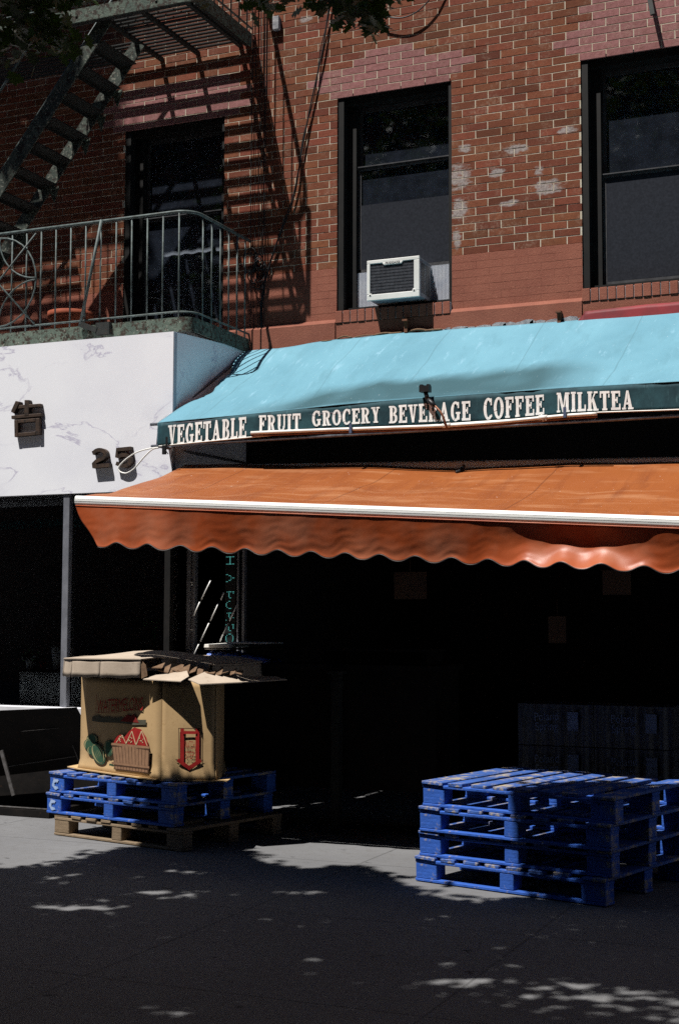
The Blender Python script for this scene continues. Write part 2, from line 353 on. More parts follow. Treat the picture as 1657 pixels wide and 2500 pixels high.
g = N('led_dot'); e = g.b.inputs; g.fin((.02,.1,.1), .5, .2); e['Emission Color'].default_value = (.20,.85,.78,1); e['Emission Strength'].default_value = .28; LED = g.mat
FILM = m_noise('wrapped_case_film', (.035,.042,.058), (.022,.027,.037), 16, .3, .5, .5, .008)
CASEINK = m_noise('case_print', (.15,.19,.28), (.11,.14,.22), 30, .6, .3, 0)
POTWHITE = m_noise('white_glaze', (.62,.62,.62), (.5,.5,.5), 6, .3, .5, 0)
CARDSIGN = m_noise('brown_price_card', (.13,.075,.045), (.10,.058,.036), 5, .85, .1, 0)
CORDWHITE = m_noise('white_cord', (.86,.85,.80), (.8,.79,.74), 20, .4, .4, 0)

def tint(o, cols):
    """one colour per face, as an attribute"""
    me = o.data; at = me.color_attributes.new('tint', 'FLOAT_COLOR', 'CORNER'); i = 0
    buf = []
    for p in me.polygons: buf += list((*cols[p.index], 1.0))*p.loop_total
    at.data.foreach_set('color', buf)

# ================================================================== ground
mb = MB(); mb.box((-400,-400,-1.2), (400,400,-.14)); mb.build('road', ASPHALT, kind='structure')
mb = MB(); mb.box((-80,-7.30,-.16), (80,9.5,0)); mb.build('sidewalk', CONCRETE, kind='structure')
mb = MB(); mb.box((-80,-7.47,-.16), (80,-7.305,.004)); bevel(mb.build('kerb', KERB, kind='structure'), .02, 2)

# ================================================================== brick building
BL = thing('brick_building', 'red brick tenement with brown painted base and black framed windows above the shop awnings', 'building', (-4, 4, 0))
HEAD, SILLT = 5.974, 4.102
wins = [(-6.80,-5.774), (-4.690,-3.665), (-2.586,-1.561), (-.48,.545)]
ZB = 4.480                                       # lowest red course
PITCH, BLEN, JT = .0640, .2165, .0085
z_top = 8.2; X0, X1 = -10.6, 2.0
pale_l1 = [-4.845,-4.95,-5.06,-4.91,-4.51,-4.36,-4.22]; pale_r1 = [-3.665,-3.55,-3.485,-3.60,-3.80,-4.02,-4.15]
pale_l2 = [-2.64,-2.75,-2.84,-2.76,-2.66,-2.52,-2.56,-2.45]; pale_r2 = [-1.4]*8
def is_pale(x, z):
    k = int((z-HEAD)//PITCH)
    if k < 0: return False
    if k < len(pale_l1) and pale_l1[k] < x < pale_r1[k]: return True
    if k < len(pale_l2) and pale_l2[k] < x < pale_r2[k]: return True
    return k < 6 and -7.0+.07*abs(k-2) < x < -5.55-.07*abs(k-2)
greys_old = [(-3.60,5.13,.13,.16),(-3.13,5.30,.12,.06),(-3.28,5.13,.09,.06),(-2.93,5.10,.06,.05),(-2.86,4.98,.17,.06),(-3.17,4.86,.12,.04),(-3.60,4.85,.10,.14),(-3.55,5.36,.08,.05),(-2.7,5.4,.12,.04),(-5.0,6.7,.1,.04)]
def clip(x0, x1, z):
    segs = [(x0, x1)]
    if SILLT-.1 < z < HEAD:
        for a, b in wins:
            ns = []
            for s, e in segs:
                if e <= a or s >= b: ns.append((s, e)); continue
                if s < a: ns.append((s, a))
                if e > b: ns.append((b, e))
            segs = ns
    return [q for q in segs if q[1]-q[0] > .012]
lim = None
def brick_rows(z0, z1, front, jit, joint, tints=None, tf=None):
    mb = MB(); xoff = -3.35; rows = int(round((z1-z0)/PITCH))
    for r in range(rows):
        za = z0+r*PITCH; zb = za+PITCH-joint; zc = (za+zb)/2
        x = X0 + ((xoff-X0) % BLEN) - BLEN + (BLEN/2 if r % 2 else 0) + random.uniform(-.004,.004)
        while x < X1:
            for s, e in clip(x, x+BLEN-joint, zc):
                if lim and (e < lim[0] or s > lim[1]): continue
                f = front+random.uniform(-jit, jit); j = lambda: random.uniform(-.0012,.0012)
                b = .0022
                vs = [(s+j(),f,za+j()),(e+j(),f,za+j()),(e+j(),f,zb+j()),(s+j(),f,zb+j()),(s-b,f+.010,za-b),(e+b,f+.010,za-b),(e+b,f+.010,zb+b),(s-b,f+.010,zb+b)]
                mb.add(vs, [(0,1,2,3),(4,5,1,0),(5,6,2,1),(6,7,3,2),(7,4,0,3)])
                if tf: tints += [tf((s+e)/2, zc)]*5
            x += BLEN
    return mb
def brick_tint(x, z):
    if is_pale(x, z): b = Vector((.33,.150,.145))*random.uniform(.88,1.12)
    else:
        b = Vector((.225,.067,.035))*random.uniform(.70,1.12); b.y *= random.uniform(.9,1.2)
        if random.random() < .12: b *= .72
    return tuple(b)
tl = []; mb = brick_rows(ZB, z_top, -.0022, .0007, JT, tl, brick_tint)
wall = mb.build('brick_facing', BRICK, BL); tint(wall, tl)
# the mortar slab with its openings; below it the painted base
mb = MB()
def slab(a, b, mi=0): mb.box(a, b, mi)
xs = [X0]+[v for p in wins for v in p]+[X1]
for i in range(0, len(xs), 2): slab((xs[i],0,SILLT-.14), (xs[i+1],.32,HEAD))
slab((X0,0,HEAD), (X1,.32,17.5)); slab((X0,.002,3.40), (X1,.32,SILLT-.141))
mb.box((X0-.3,0,0), (X0-.001,9,17.5)); mb.box((X1+.001,0,0), (X1+.3,9,17.5)); mb.box((X0-.3,9.001,0), (X1+.3,9.3,17.5))
mb.build('wall', MORTAR, BL)
mb = MB(); mb.box((X0-.3,-.02,17.501), (X1+.3,9.3,17.7)); mb.box((X0,.33,3.25), (X1,8.99,3.39)); mb.build('roof', DARKWALL, BL)
for i in range(0, len(xs), 2):
    lim = (xs[i], xs[i+1]); mb = brick_rows(ZB-7*PITCH-.001, ZB-.002, -.0038, .0004, .0022)
    mb.box((xs[i],-.0026,ZB-7*PITCH-.002), (xs[i+1],-.0003,ZB-.010)); mb.build('painted_base', PAINT, BL)
lim = None
# projecting water table with a sloping top, broken under each window, and the stucco below
for i in range(0, len(xs), 2):
    mb = MB()
    a, b = xs[i], xs[i+1]
    pr = [(a,-.0075,4.035),(a,-.040,4.000),(a,-.040,3.72),(a,0,3.72),(a,0,4.035)]
    mb.prism(pr, (b-a,0,0)); mb.build('water_table', STUCCO, BL)
for a, b in wins:
    mb = MB(); mb.box((a+.001,-.028,3.72), (b-.001,0,3.992)); mb.build('sill_apron', STUCCO, BL)

# windows ------------------------------------------------------------
def window(x0, x1, blind, screen_z, unit=False, mid=.555):
    z0, z1 = SILLT, HEAD; y = .17
    f = MB()                                   # reveal boards and outer frame
    f.box((x0+.001,.012,z0), (x0+.055,.26,z1-.001)); f.box((x1-.030,.012,z0), (x1-.001,.26,z1-.001))
    f.box((x0+.056,.05,z1-.075), (x1-.031,.26,z1-.002)); f.box((x0+.056,.06,z0+.001), (x1-.031,.26,z0+.035))
    f.box((x0+.0555,.10,z0+.036), (x0+.135,.25,z1-.076))
    win = f.build('window', BLACKFRAME, BL)
    s = MB(); a, b = x0+.136, x1-.032
    zm = z0+mid*(z1-z0)
    s.box((a,y-.045,zm-.018), (b,y+.0,zm+.014)); s.box((a,y-.055,zm+.003), (b,y-.0455,zm+.012))
    for q in (a, b-.028): s.box((q,y-.03,z0+.036), (q+.028,y,zm-.019))
    s.box((a+.029,y-.03,z0+.036), (b-.029,y,z0+.075))
    for q in (a, b-.026): s.box((q,y+.005,zm+.0145), (q+.026,y+.035,z1-.077))
    s.box((a+.027,y+.005,z1-.118), (b-.027,y+.035,z1-.077))
    s.build('sash', ALU, win)
    p = MB(); p.box((a+.027,y+.016,zm+.015), (b-.027,y+.020,z1-.119)); p.build('pane', DUSTGLASS, win)
    zlow = z0+.076
    if unit: zlow = 4.48
    p = MB(); p.box((a+.029,y-.014,zlow), (b-.029,y-.010,zm-.019)); p.build('pane', DUSTGLASS, win)
    if screen_z:
        p = MB(); p.box((a+.0295,y-.028,zlow+.001), (b-.0295,y-.026,screen_z)); p.build('screen', SCREEN, win)
    if unit:
        q = MB(); q.box((a,y-.03,4.452), (b,y+.01,4.479)); q.build('lifted_sash_rail', ALU, win)
    if blind:
        q = MB()
        def cf(u, v):
            return (a+u*(b-a), y+.13+.002*math.sin(u*40+1.5*math.sin(v*3)), z0+.02+v*(1.77))
        q.grid(cf, 60, 12); q.build('curtain', CURTAIN, win)
    # rowlock sill
    sb = MB(); x = x0+.003; k = 0
    while x < x1-.02:
        e = min(x+.0605, x1-.003)
        sb.box((x,-.036+random.uniform(-.002,.002),3.997), (e,.012,SILLT-.004+random.uniform(-.002,.001)), 0); x = e+.0075
    sb.box((x0+.003,-.026,3.998), (x1-.003,.010,SILLT-.010), 1)
    bevel(sb.build('sill', [PAINT, CEMENT], win), .003, 1)
    return win
window(*wins[0], True, None); window(*wins[1], False, atY(870,504,.145).z, True, (atY(862.5,414,.13).z-SILLT)/(HEAD-SILLT)); window(*wins[2], False, 5.02, False, (atY(1458,431,.13).z-SILLT)/(HEAD-SILLT)); window(*wins[3], True, None)
# floor rooms stay dark: a back partition a little way in
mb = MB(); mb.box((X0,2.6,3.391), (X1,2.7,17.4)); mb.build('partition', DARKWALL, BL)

# shop level: dark interior, ceiling, left shopfront
XS = -5.528; YS = -1.275
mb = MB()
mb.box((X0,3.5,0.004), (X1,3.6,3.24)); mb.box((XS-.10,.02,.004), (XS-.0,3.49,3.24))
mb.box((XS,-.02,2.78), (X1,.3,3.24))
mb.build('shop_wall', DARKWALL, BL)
mb = MB()
mb.box((X0,-1.235,.004), (XS-.02,-1.12,.745)); mb.build('stall_riser', BLACKSTEEL, BL)
mb = MB(); mb.box((X0,-1.30,.748), (XS-.01,-1.10,.806)); bevel(mb.build('shopfront_sill', WHITEPAINT, BL), .006, 2)
mb = MB(); mb.box((-6.535,-1.262,.808), (-6.475,-1.19,2.505)); bevel(mb.build('shopfront_post', POSTMETAL, BL), .006, 2)
mb = MB(); mb.box((-8.6,-1.262,.808), (-8.54,-1.19,2.505)); bevel(mb.build('shopfront_post', POSTMETAL, BL), .006, 2)
mb = MB(); mb.box((XS-.07,-1.25,.808), (XS-.02,-1.19,2.505)); mb.build('shopfront_post', BLACKFRAME, BL)
for a, b in ((-8.535,-6.54),(-6.47,XS-.075)):
    mb = MB(); mb.box((a,-1.215,.81), (b,-1.209,2.503)); mb.build('shopfront_pane', GLASS, BL)
mb = MB(); mb.box((XS-.05,-1.18,.81), (XS-.044,.0,2.503)); mb.build('shopfront_pane', GLASS, BL)
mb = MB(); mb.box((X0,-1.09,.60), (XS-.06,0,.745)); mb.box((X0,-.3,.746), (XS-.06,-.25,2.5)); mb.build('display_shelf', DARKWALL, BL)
TEALSTRIP = m_noise('teal_reflection_strip', (.03,.16,.16), (.02,.11,.12), 5, .7, .2, 0)  # added strip standing in for a teal reflection in the shop glass
mb = MB(); mb.box((-8.5,-.9,2.27), (-6.2,-.86,2.34)); mb.build('teal_reflection', TEALSTRIP, BL)

# ================================================================== marble sign
SG = thing('shop_sign', 'white veined marble fascia sign with rusty raised characters over the dark shopfront', 'sign', (-8, -.64, 2.5))
mb = MB()
zt0, zt1, zb = 3.757, 3.84, 2.512
vsx = [(-11,YS,zb),(XS,YS,zb),(XS,0-.001,zb),(-11,-.001,zb),(-11,YS,zt0),(XS,YS,zt0),(XS,-.001,zt1),(-11,-.001,zt1)]
mb.add(vsx, [(0,3,2,1),(4,5,6,7),(0,1,5,4),(1,2,6,5),(2,3,7,6),(3,0,4,7)])
mb.build('fascia_panel', MARBLE, SG)
mb = MB(); mb.box((XS+.0005,YS+.004,zb), (XS+.004,YS+.05,zt0-.004)); mb.build('corner_strip', m_noise('sign_corner_strip', (.42,.44,.50), (.36,.38,.44), 5, .5, .3, 0), SG)
def c5(x, y, Y=-1.320): return atY(x*.2934, 780+y*.2934, Y)
DEP = (0,.0445,0)
mb = MB()
def stroke(pts, k=0): mb.prism([c5(x, y, -1.3205+.0011*k) for x, y in pts], (0,.0445-.0011*k,0))
stroke([(131,676),(168,684),(118,782),(91,765)]); stroke([(205,669),(244,669),(240,800),(203,803)], 1)
stroke([(160,712),(336,699),(338,726),(150,742)], 2); stroke([(95,800),(342,779),(343,806),(96,828)], 3)
stroke([(119,836),(150,834),(152,975),(122,978)], 4); stroke([(296,822),(330,819),(331,958),(298,961)], 4)
stroke([(151,834),(296,822),(296,850),(152,862)], 5); stroke([(152,945),(297,932),(297,961),(153,975)], 5)
bevel(mb.build('character', RUSTLETTER, SG), .003, 1)
def ribbon(path, wd, name):
    """numeral of bent flat stock: a path in sign pixels given a width and the letters' depth"""
    m2 = MB(); P = [c5(*p) for p in path]; n = len(P); L = []; Rr = []
    for i, p in enumerate(P):
        d = (P[min(i+1,n-1)]-P[max(i-1,0)]); d.y = 0; d.normalize(); nn = Vector((-d.z,0,d.x))
        L.append(p+nn*wd/2); Rr.append(p-nn*wd/2)
    off = Vector(DEP); vs = L+Rr+[p+off for p in L]+[p+off for p in Rr]; fs = []
    for i in range(n-1):
        fs += [(i,i+1,n+i+1,n+i),(2*n+i,3*n+i,3*n+i+1,2*n+i+1),(i,2*n+i,2*n+i+1,i+1),(n+i,n+i+1,3*n+i+1,3*n+i)]
    fs += [(0,n,3*n,2*n),(n-1,3*n-1,4*n-1,2*n-1)]
    m2.add(vs, fs); m2.build(name, RUSTLETTER, SG)
def arc(cx, cy, rx, ry, a0, a1, n=10): return [(cx+rx*math.cos(R(a0+(a1-a0)*i/n)), cy-ry*math.sin(R(a0+(a1-a0)*i/n))) for i in range(n+1)]
ribbon([(770,1112)]+arc(828,1122,50,38,150,-20,12)+[(860,1152),(800,1180),(776,1205),(772,1222),(910,1210)], .030, 'numeral')
ribbon([(1086,1072),(974,1082),(972,1142),(990,1142)]+arc(1028,1172,56,46,130,-130,14)+[(966,1196)], .030, 'numeral')

# ================================================================== fire escape
FE = thing('fire_escape', 'rusty green iron fire escape with railed balcony and steep stair on the brick wall', 'fire escape', (-7, -.5, 3.8))
FX = -5.50; FY = -1.05; FXL = -9.6
def rounded(y_out, x_out, r, z, n=8):
    """front edge from the far left, round the corner, to the wall"""
    pts = [(FXL, y_out, z)]
    for i in range(n+1):
        t = R(-90+90*i/n); pts.append((x_out-r+r*math.cos(t), y_out+r+r*math.sin(t), z))
    pts.append((x_out, -.02, z)); return pts
def fascia(z0, z1, name):
    mb = MB(); P = rounded(FY, FX, .10, 0); n = len(P)
    I = rounded(FY+.016, FX-.016, .085, 0)
    vs = [(p[0],p[1],z0) for p in P]+[(p[0],p[1],z1) for p in P]+[(p[0],p[1],z0) for p in I]+[(p[0],p[1],z1) for p in I]
    fs = []
    for i in range(n-1):
        fs += [(i,i+1,n+i+1,n+i),(2*n+i,3*n+i,3*n+i+1,2*n+i+1),(n+i,n+i+1,3*n+i+1,3*n+i),(i,2*n+i,2*n+i+1,i+1)]
    mb.add(vs, fs); x = -9.3
    while x < -5.7:
        if random.random() < .8: mb.lathe([(.0,0),(.014,.002),(.016,.008),(.0,.010)][::-1], (0,0,0), 8) if False else mb.box((x-.010,FY-.008,z0+.05), (x+.010,FY+.001,z0+.07))
        x += random.uniform(.16,.4)
    return mb.build(name, IRON, FE)
def platform(zp):
    fascia(zp-.055, zp+.062, 'edge_beam')
    mb = MB(); y = FY+.085
    while y < -.05:
        mb.box((FXL,y-.015,zp-.004), (FX-.02,y+.015,zp+.006)); y += .0645
    for x in (-9.0,-8.2,-7.4,-6.6,-6.05,-5.62): mb.box((x-.02,FY+.017,zp-.030), (x+.02,-.005,zp-.005))
    return mb
LOZ, UPZ = 3.862, 6.585
pl = platform(LOZ).build('platform', IRONDARK, FE)
# upper platform has a stair opening
mbp = MB(); y = FY+.085; fascia(UPZ-.055, UPZ+.062, 'edge_beam')
while y < -.05:
    if y < -.42: mbp.box((FXL,y-.0175,UPZ-.004), (-7.7,y+.0175,UPZ+.006)); mbp.box((-6.42,y-.0175,UPZ-.004), (FX-.02,y+.0175,UPZ+.006))
    else: mbp.box((FXL,y-.0175,UPZ-.004), (FX-.02,y+.0175,UPZ+.006))
    y += .0645
for x in (-9.0,-8.2,-6.42,-6.05,-5.62): mbp.box((x-.02,FY+.0150,UPZ-.035), (x+.02,-.005,UPZ-.005))
mbp.box((FX-.075,FY+.12,UPZ-.034), (FX-.017,-.006,UPZ-.022)); mbp.box((FXL,FY+.017,UPZ-.048), (FX-.076,FY+.075,UPZ-.036))
mbp.build('platform', IRONDARK, FE)
def railing(zp, top, rr=.014):
    mb = MB(); mb.tube([(p[0],p[1],zp+top) for p in rounded(FY, FX, .16, 0, 10)], rr, 8); mb.build('top_rail', IRONBAR, FE)
    mb = MB(); mb.tube([(p[0],p[1],zp+.105) for p in rounded(FY, FX, .16, 0, 10)], .009, 6); mb.build('bottom_rail', IRONBAR, FE)
    xs_ = [-5.62-.1475*i for i in range(0, 27)]
    for x in xs_:
        z1 = zp+top-.01
        mb = MB(); mb.tube([(x+random.uniform(-.004,.004),FY+.004,zp+.06),(x,FY+.002,z1)], .0075, 6); mb.build('baluster', IRONBAR, FE)
    for i in range(6):
        y_ = -.86+.15*i
        mb = MB(); mb.tube([(FX-.004,y_,zp+.06),(FX-.004,y_,zp+top-.01)], .0075, 6); mb.build('baluster', IRONBAR, FE)
railing(LOZ, .925); railing(UPZ, .93, .021)
mb = MB(); mb.tube([(FX-.02,FY+.02,UPZ+.06),(FX-.02,FY+.02,UPZ+.93)], .024, 8); mb.build('corner_post', IRONBAR, FE)
# ornament: a ring with crossing diagonals and four inward arcs
oc = Vector((-7.375, FY-.004, 4.365)); OR = .385
def ring(c, r, a0, a1, n=28): return [(c.x+r*math.cos(R(a0+(a1-a0)*i/n)), c.y, c.z+r*math.sin(R(a0+(a1-a0)*i/n))) for i in range(n+1)]
mb = MB(); mb.tube(ring(oc, OR, 0, 360)[:-1], .008, 6, closed=True)
for sx, sz in ((1,1),(1,-1),(-1,1),(-1,-1)):
    c = oc+Vector((sx*OR,0,sz*OR)); a0 = {(1,1):180,(1,-1):90,(-1,1):270,(-1,-1):0}[(sx,sz)]
    mb.tube([(p[0],p[1]-.006,p[2]) for p in ring(c, OR*.98, a0, a0+90, 14)], .0075, 6)
mb.tube([oc+Vector((-OR,-.012,-OR)), oc+Vector((OR,-.012,OR))], .008, 6); mb.tube([oc+Vector((-OR,-.018,OR)), oc+Vector((OR,-.018,-OR))], .008, 6)
mb.build('ornament', IRONBAR, FE)
# slanting brace bar on the rail and its bracket on the edge beam
mb = MB(); mb.tube([(-6.335,FY-.03,4.79), (-6.52,FY-.035,3.93)], .013, 8); mb.build('brace_bar', IRONBAR, FE)
mb = MB(); mb.bar((-6.53,FY-.03,3.935), (-6.36,FY-.03,3.87), .03, .045); mb.box((-6.37,FY-.04,3.83), (-6.24,FY-.001,3.93)); mb.build('bracket', IRONDARK, FE)
# stair between the platforms
s0 = Vector((-7.98,-.95,4.55)); s1 = Vector((-6.42,-.95,6.46)); sd = (s1-s0)
a_ = Vector((-8.52,-.95,3.90)); 
for yy in (-.97,-.44):
    mb = MB(); mb.bar((a_.x,yy,a_.z), (s1.x+.03,yy,s1.z+.09), .012, .115, (0,1,0)) if False else mb.bar((a_.x,yy,a_.z), (s1.x+.03,yy,s1.z+.09), .012, .13, (-.75,0,.66)); mb.build('stringer', STAIRIRON, FE)
n = 13
for i in range(n):
    p = a_.lerp(Vector((s1.x,0,s1.z)), (i+.5)/n)
    mb = MB(); mb.box((p.x-.085,-.962,p.z-.006), (p.x+.085,-.448,p.z+.006)); mb.box((p.x-.085,-.962,p.z-.03), (p.x-.078,-.448,p.z-.0065)); mb.build('tread', IRONDARK, FE)
    for yy in (-.958, -.455):
        pass
for yy in (-.99,-.42):
    mb = MB(); mb.tube([(a_.x-.1,yy,a_.z+.75),(s1.x-.1,yy,s1.z+.75)], .012, 6); mb.build('handrail', IRONBAR, FE)
# gusset plates under the treads
for i in (3,5,7,9,10,11):
    p = a_.lerp(Vector((s1.x,0,s1.z)), (i+.5)/n)
    mb = MB(); mb.prism([(p.x-.02,-.434,p.z-.008),(p.x+.10,-.434,p.z-.008),(p.x+.05,-.434,p.z-.16)], (0,.008,0)); mb.build('gusset', IRON, FE)
# wall brackets
for x in (-9.0,):
    for zp in (LOZ, UPZ):
        mb = MB(); mb.bar((x,-.02,zp-.7), (x,FY+.05,zp-.06), .03, .03, (1,0,0)); mb.build('wall_bracket', IRONDARK, FE) if zp == UPZ else None

# pot on the balcony
mb = MB(); mb.lathe([(.0,.0),(.13,.0),(.185,.24),(.20,.24),(.20,.30),(.18,.30),(.165,.25),(0,.24)], (-6.98,-.55,3.872), 28)
tag(mb.build('flower_pot', TERRA), 'wide terracotta pot standing on the fire escape balcony behind the ring ornament', 'flower pot')

# ================================================================== air conditioner
AC = thing('air_conditioner', 'white window air conditioner jutting from the middle window over the teal awning', 'air conditioner', (-4.14, .0, 4.12))
ax0, ax1, az0, az1, ay = atY(895,700,-.165).x, atY(1023,700,-.165).x, atY(896,735,-.165).z, atY(895,637,-.165).z, -.165
T = Matrix.Translation((0,0,0))
mb = MB(); mb.box((ax0+.008,ay+.024,az0+.008), (ax1-.003,.36,az1-.006)); bevel(mb.build('housing', GREYAC, AC), .006, 2)
mb = MB(); bz = .030
mb.box((ax0,ay,az0), (ax1,ay+.023,az0+.050)); mb.box((ax0,ay,az1-.030), (ax1,ay+.023,az1))
mb.box((ax0,ay,az0+.0505), (ax0+.028,ay+.023,az1-.0305)); mb.box((ax1-.048,ay,az0+.0505), (ax1,ay+.023,az1-.0305))
mb.prism([(ax0+.135,ay-.002,az1-.028),(ax0+.320,ay-.002,az1-.028),(ax0+.305,ay-.002,az1-.050),(ax0+.150,ay-.002,az1-.050)], (0,.02,0))
for px_, pz_ in ((ax0+.03,az0+.045),(ax1-.045,az0+.055)): mb.prism([(px_-.018,ay-.001,pz_-.012),(px_+.018,ay-.001,pz_-.012),(px_+.014,ay-.001,pz_+.014),(px_-.014,ay-.001,pz_+.014)], (0,.02,0))
bezel = bevel(mb.build('bezel', WHITEAC, AC), .004, 2)
mb = MB(); mb.box((ax0+.02,ay+.010,az0+.04), (ax1-.04,ay+.0235,az1-.025))
for i in range(34):
    x = ax0+.03+i*(ax1-ax0-.085)/33; mb.box((x,ay+.007,az0+.052), (x+.002,ay+.0099,az1-.032))
for i in range(9): mb.box((ax0+.028,ay+.005,az0+.07+i*.026), (ax1-.048,ay+.0069,az0+.0725+i*.026))
mb.build('grille', DARKGRILL, AC)
mb = MB()
for cx in (0, 1):
    for i in range(19):
        z = az0+.045+i*.0132; y0 = ay+.055+cx*.105; mb.box((ax1-.0025,y0,z), (ax1-.0008,y0+.088,z+.0085))
mb.build('side_louvre', BLACK, AC)
mb = MB()
for px_, pz_ in ((ax0+.03,az0+.045),(ax1-.045,az0+.055)): mb.box((px_-.005,ay-.004,pz_-.005), (px_+.005,ay-.0012,pz_+.004))
mb.build('screw', BLACK, AC)
def text_mesh(name, txt, size, mat, parent, Mx, ext=.0006, sx=1.0, align='CENTER'):
    cu = bpy.data.curves.new(name, 'FONT'); cu.body = txt; cu.size = size; cu.extrude = ext; cu.align_x = align; cu.align_y = 'CENTER'
    tmp = bpy.data.objects.new('tmp', cu); COL.objects.link(tmp)
    me = bpy.data.meshes.new_from_object(tmp.evaluated_get(bpy.context.evaluated_depsgraph_get()))
    bpy.data.objects.remove(tmp); me.materials.clear(); me.materials.append(mat)
    me.transform(Mx @ Matrix.Diagonal((sx,1,1,1)))
    o = bpy.data.objects.new(name, me); COL.objects.link(o)
    if parent: o.parent = parent; o.matrix_parent_inverse = parent_inv(parent)
    return o
FRONT = Matrix.Rotation(R(90), 4, 'X')             # text lying in the facade plane
text_mesh('badge', 'FRIGIDAIRE', .0235, INK, bezel, Matrix.Translation((ax0+.2275,ay-.0032,az1-.0345)) @ FRONT, .0006, 1.08)
# accordion side curtains
def curtain(x0, x1, z0, z1):
    mb = MB(); n_ = int((x1-x0)/.006)
    mb.grid(lambda u, v: (x0+u*(x1-x0), .125+(.010 if int(round(u*n_)) % 2 else 0), z0+v*(z1-z0)), n_, 1, 0, False)
    return mb
curtain(-4.552,ax0+.006,4.14,4.45).build('side_curtain', WHITEPL, AC); curtain(ax1-.004,-3.70,4.14,4.45).build('side_curtain', WHITEPL, AC)
mb = MB(); mb.box((-4.553,.09,4.128), (-3.70,.135,4.139)); mb.build('bottom_rail', BLACKFRAME, AC)

# ================================================================== cables on the wall
def z1c(x, y, Y=-.03): return atY(x*.5293, y*.5293, Y)
def smooth(P, n=6):
    P = [Vector(p) for p in P]; out = []
    for i in range(len(P)-1):
        p0 = P[max(i-1,0)]; p1 = P[i]; p2 = P[i+1]; p3 = P[min(i+2,len(P)-1)]
        for k in range(n):
            t = k/n; out.append(.5*((2*p1)+(p2-p0)*t+(2*p0-5*p1+4*p2-p3)*t*t+(3*p1-p0-3*p2+p3)*t**3))
    out.append(P[-1]); return out
mb = MB(); mb.tube(smooth([z1c(*q) for q in ((1530,-60),(1510,80),(1488,230),(1440,450),(1402,640),(1356,890),(1300,1050),(1242,1230),(1205,1390),(1210,1560))]), .0075, 6)
mb.tube(smooth([z1c(*q,-.022) for q in ((1536,-60),(1514,80),(1478,230),(1449,450),(1396,640),(1362,890),(1306,1050),(1238,1230),(1212,1390),(1200,1560))]), .0045, 6)
tag(mb.build('cable', CABLE), 'twisted pair of black cables slanting across the bricks left of the middle window', 'cable')
for k, (xa, xb, r) in enumerate(((1168,1152,.004),(1182,1172,.003),(1203,1188,.003),(1209,1200,.0028),(1226,1208,.005),(1232,1216,.003))):
    pts = [z1c(xa+random.uniform(-2,2) + (xb-xa)*t, -40+1640*t, -.022-.004*(k % 3)) for t in [i/10 for i in range(11)]]
    mb = MB(); mb.tube(smooth(pts), r, 6)
    tag(mb.build('cable', CABLE), 'black cable hanging straight down the wall in the bundle beside the fire escape', 'cable', 'cables running down the wall beside the fire escape')
mb = MB()
for k in range(7):
    c = z1c(1175+random.uniform(-25,30), 1230+random.uniform(-50,60), -.05); rr = random.uniform(.05,.11)
    mb.tube([(c.x+rr*.6*math.cos(t*.45)+random.uniform(-.01,.01), c.y+.01*math.sin(t), c.z+rr*math.sin(t*.45)+random.uniform(-.01,.01)) for t in range(15)], .0045, 5)
tag(mb.build('cable_coil', CABLE), 'tangled coil of black cable tied to the wall beside the balcony rail', 'cable coil')
mb = MB(); mb.tube(smooth([atY(*q,-.06) for q in ((930,38),(975,44),(1015,30),(1050,-4),(1075,-50))]), .006, 6)
tag(mb.build('cable', CABLE), 'thin dark cable looping across the bricks at the top edge above the middle window', 'cable')
mb = MB(); mb.bar(atY(1592,36,-.10), atY(1578,-40,-.04), .035, .02, (0,1,0)); mb.bar(atY(1578,-40,-.04), atY(1574,-60,.0), .05, .03, (0,1,0))
tag(mb.build('wall_bracket', IRONDARK), 'dark metal bracket tip on the bricks above the right window', 'bracket')
# terminal box where the vertical cables leave the top
mb = MB(); p = z1c(1275,108); mb.box((p.x-.03,-.05,p.z-.06), (p.x+.03,-.0065,p.z+.06))
tag(bevel(mb.build('junction_box', CEMENT), .004), 'small grey junction box on the bricks at the top of the cable bundle', 'junction box')

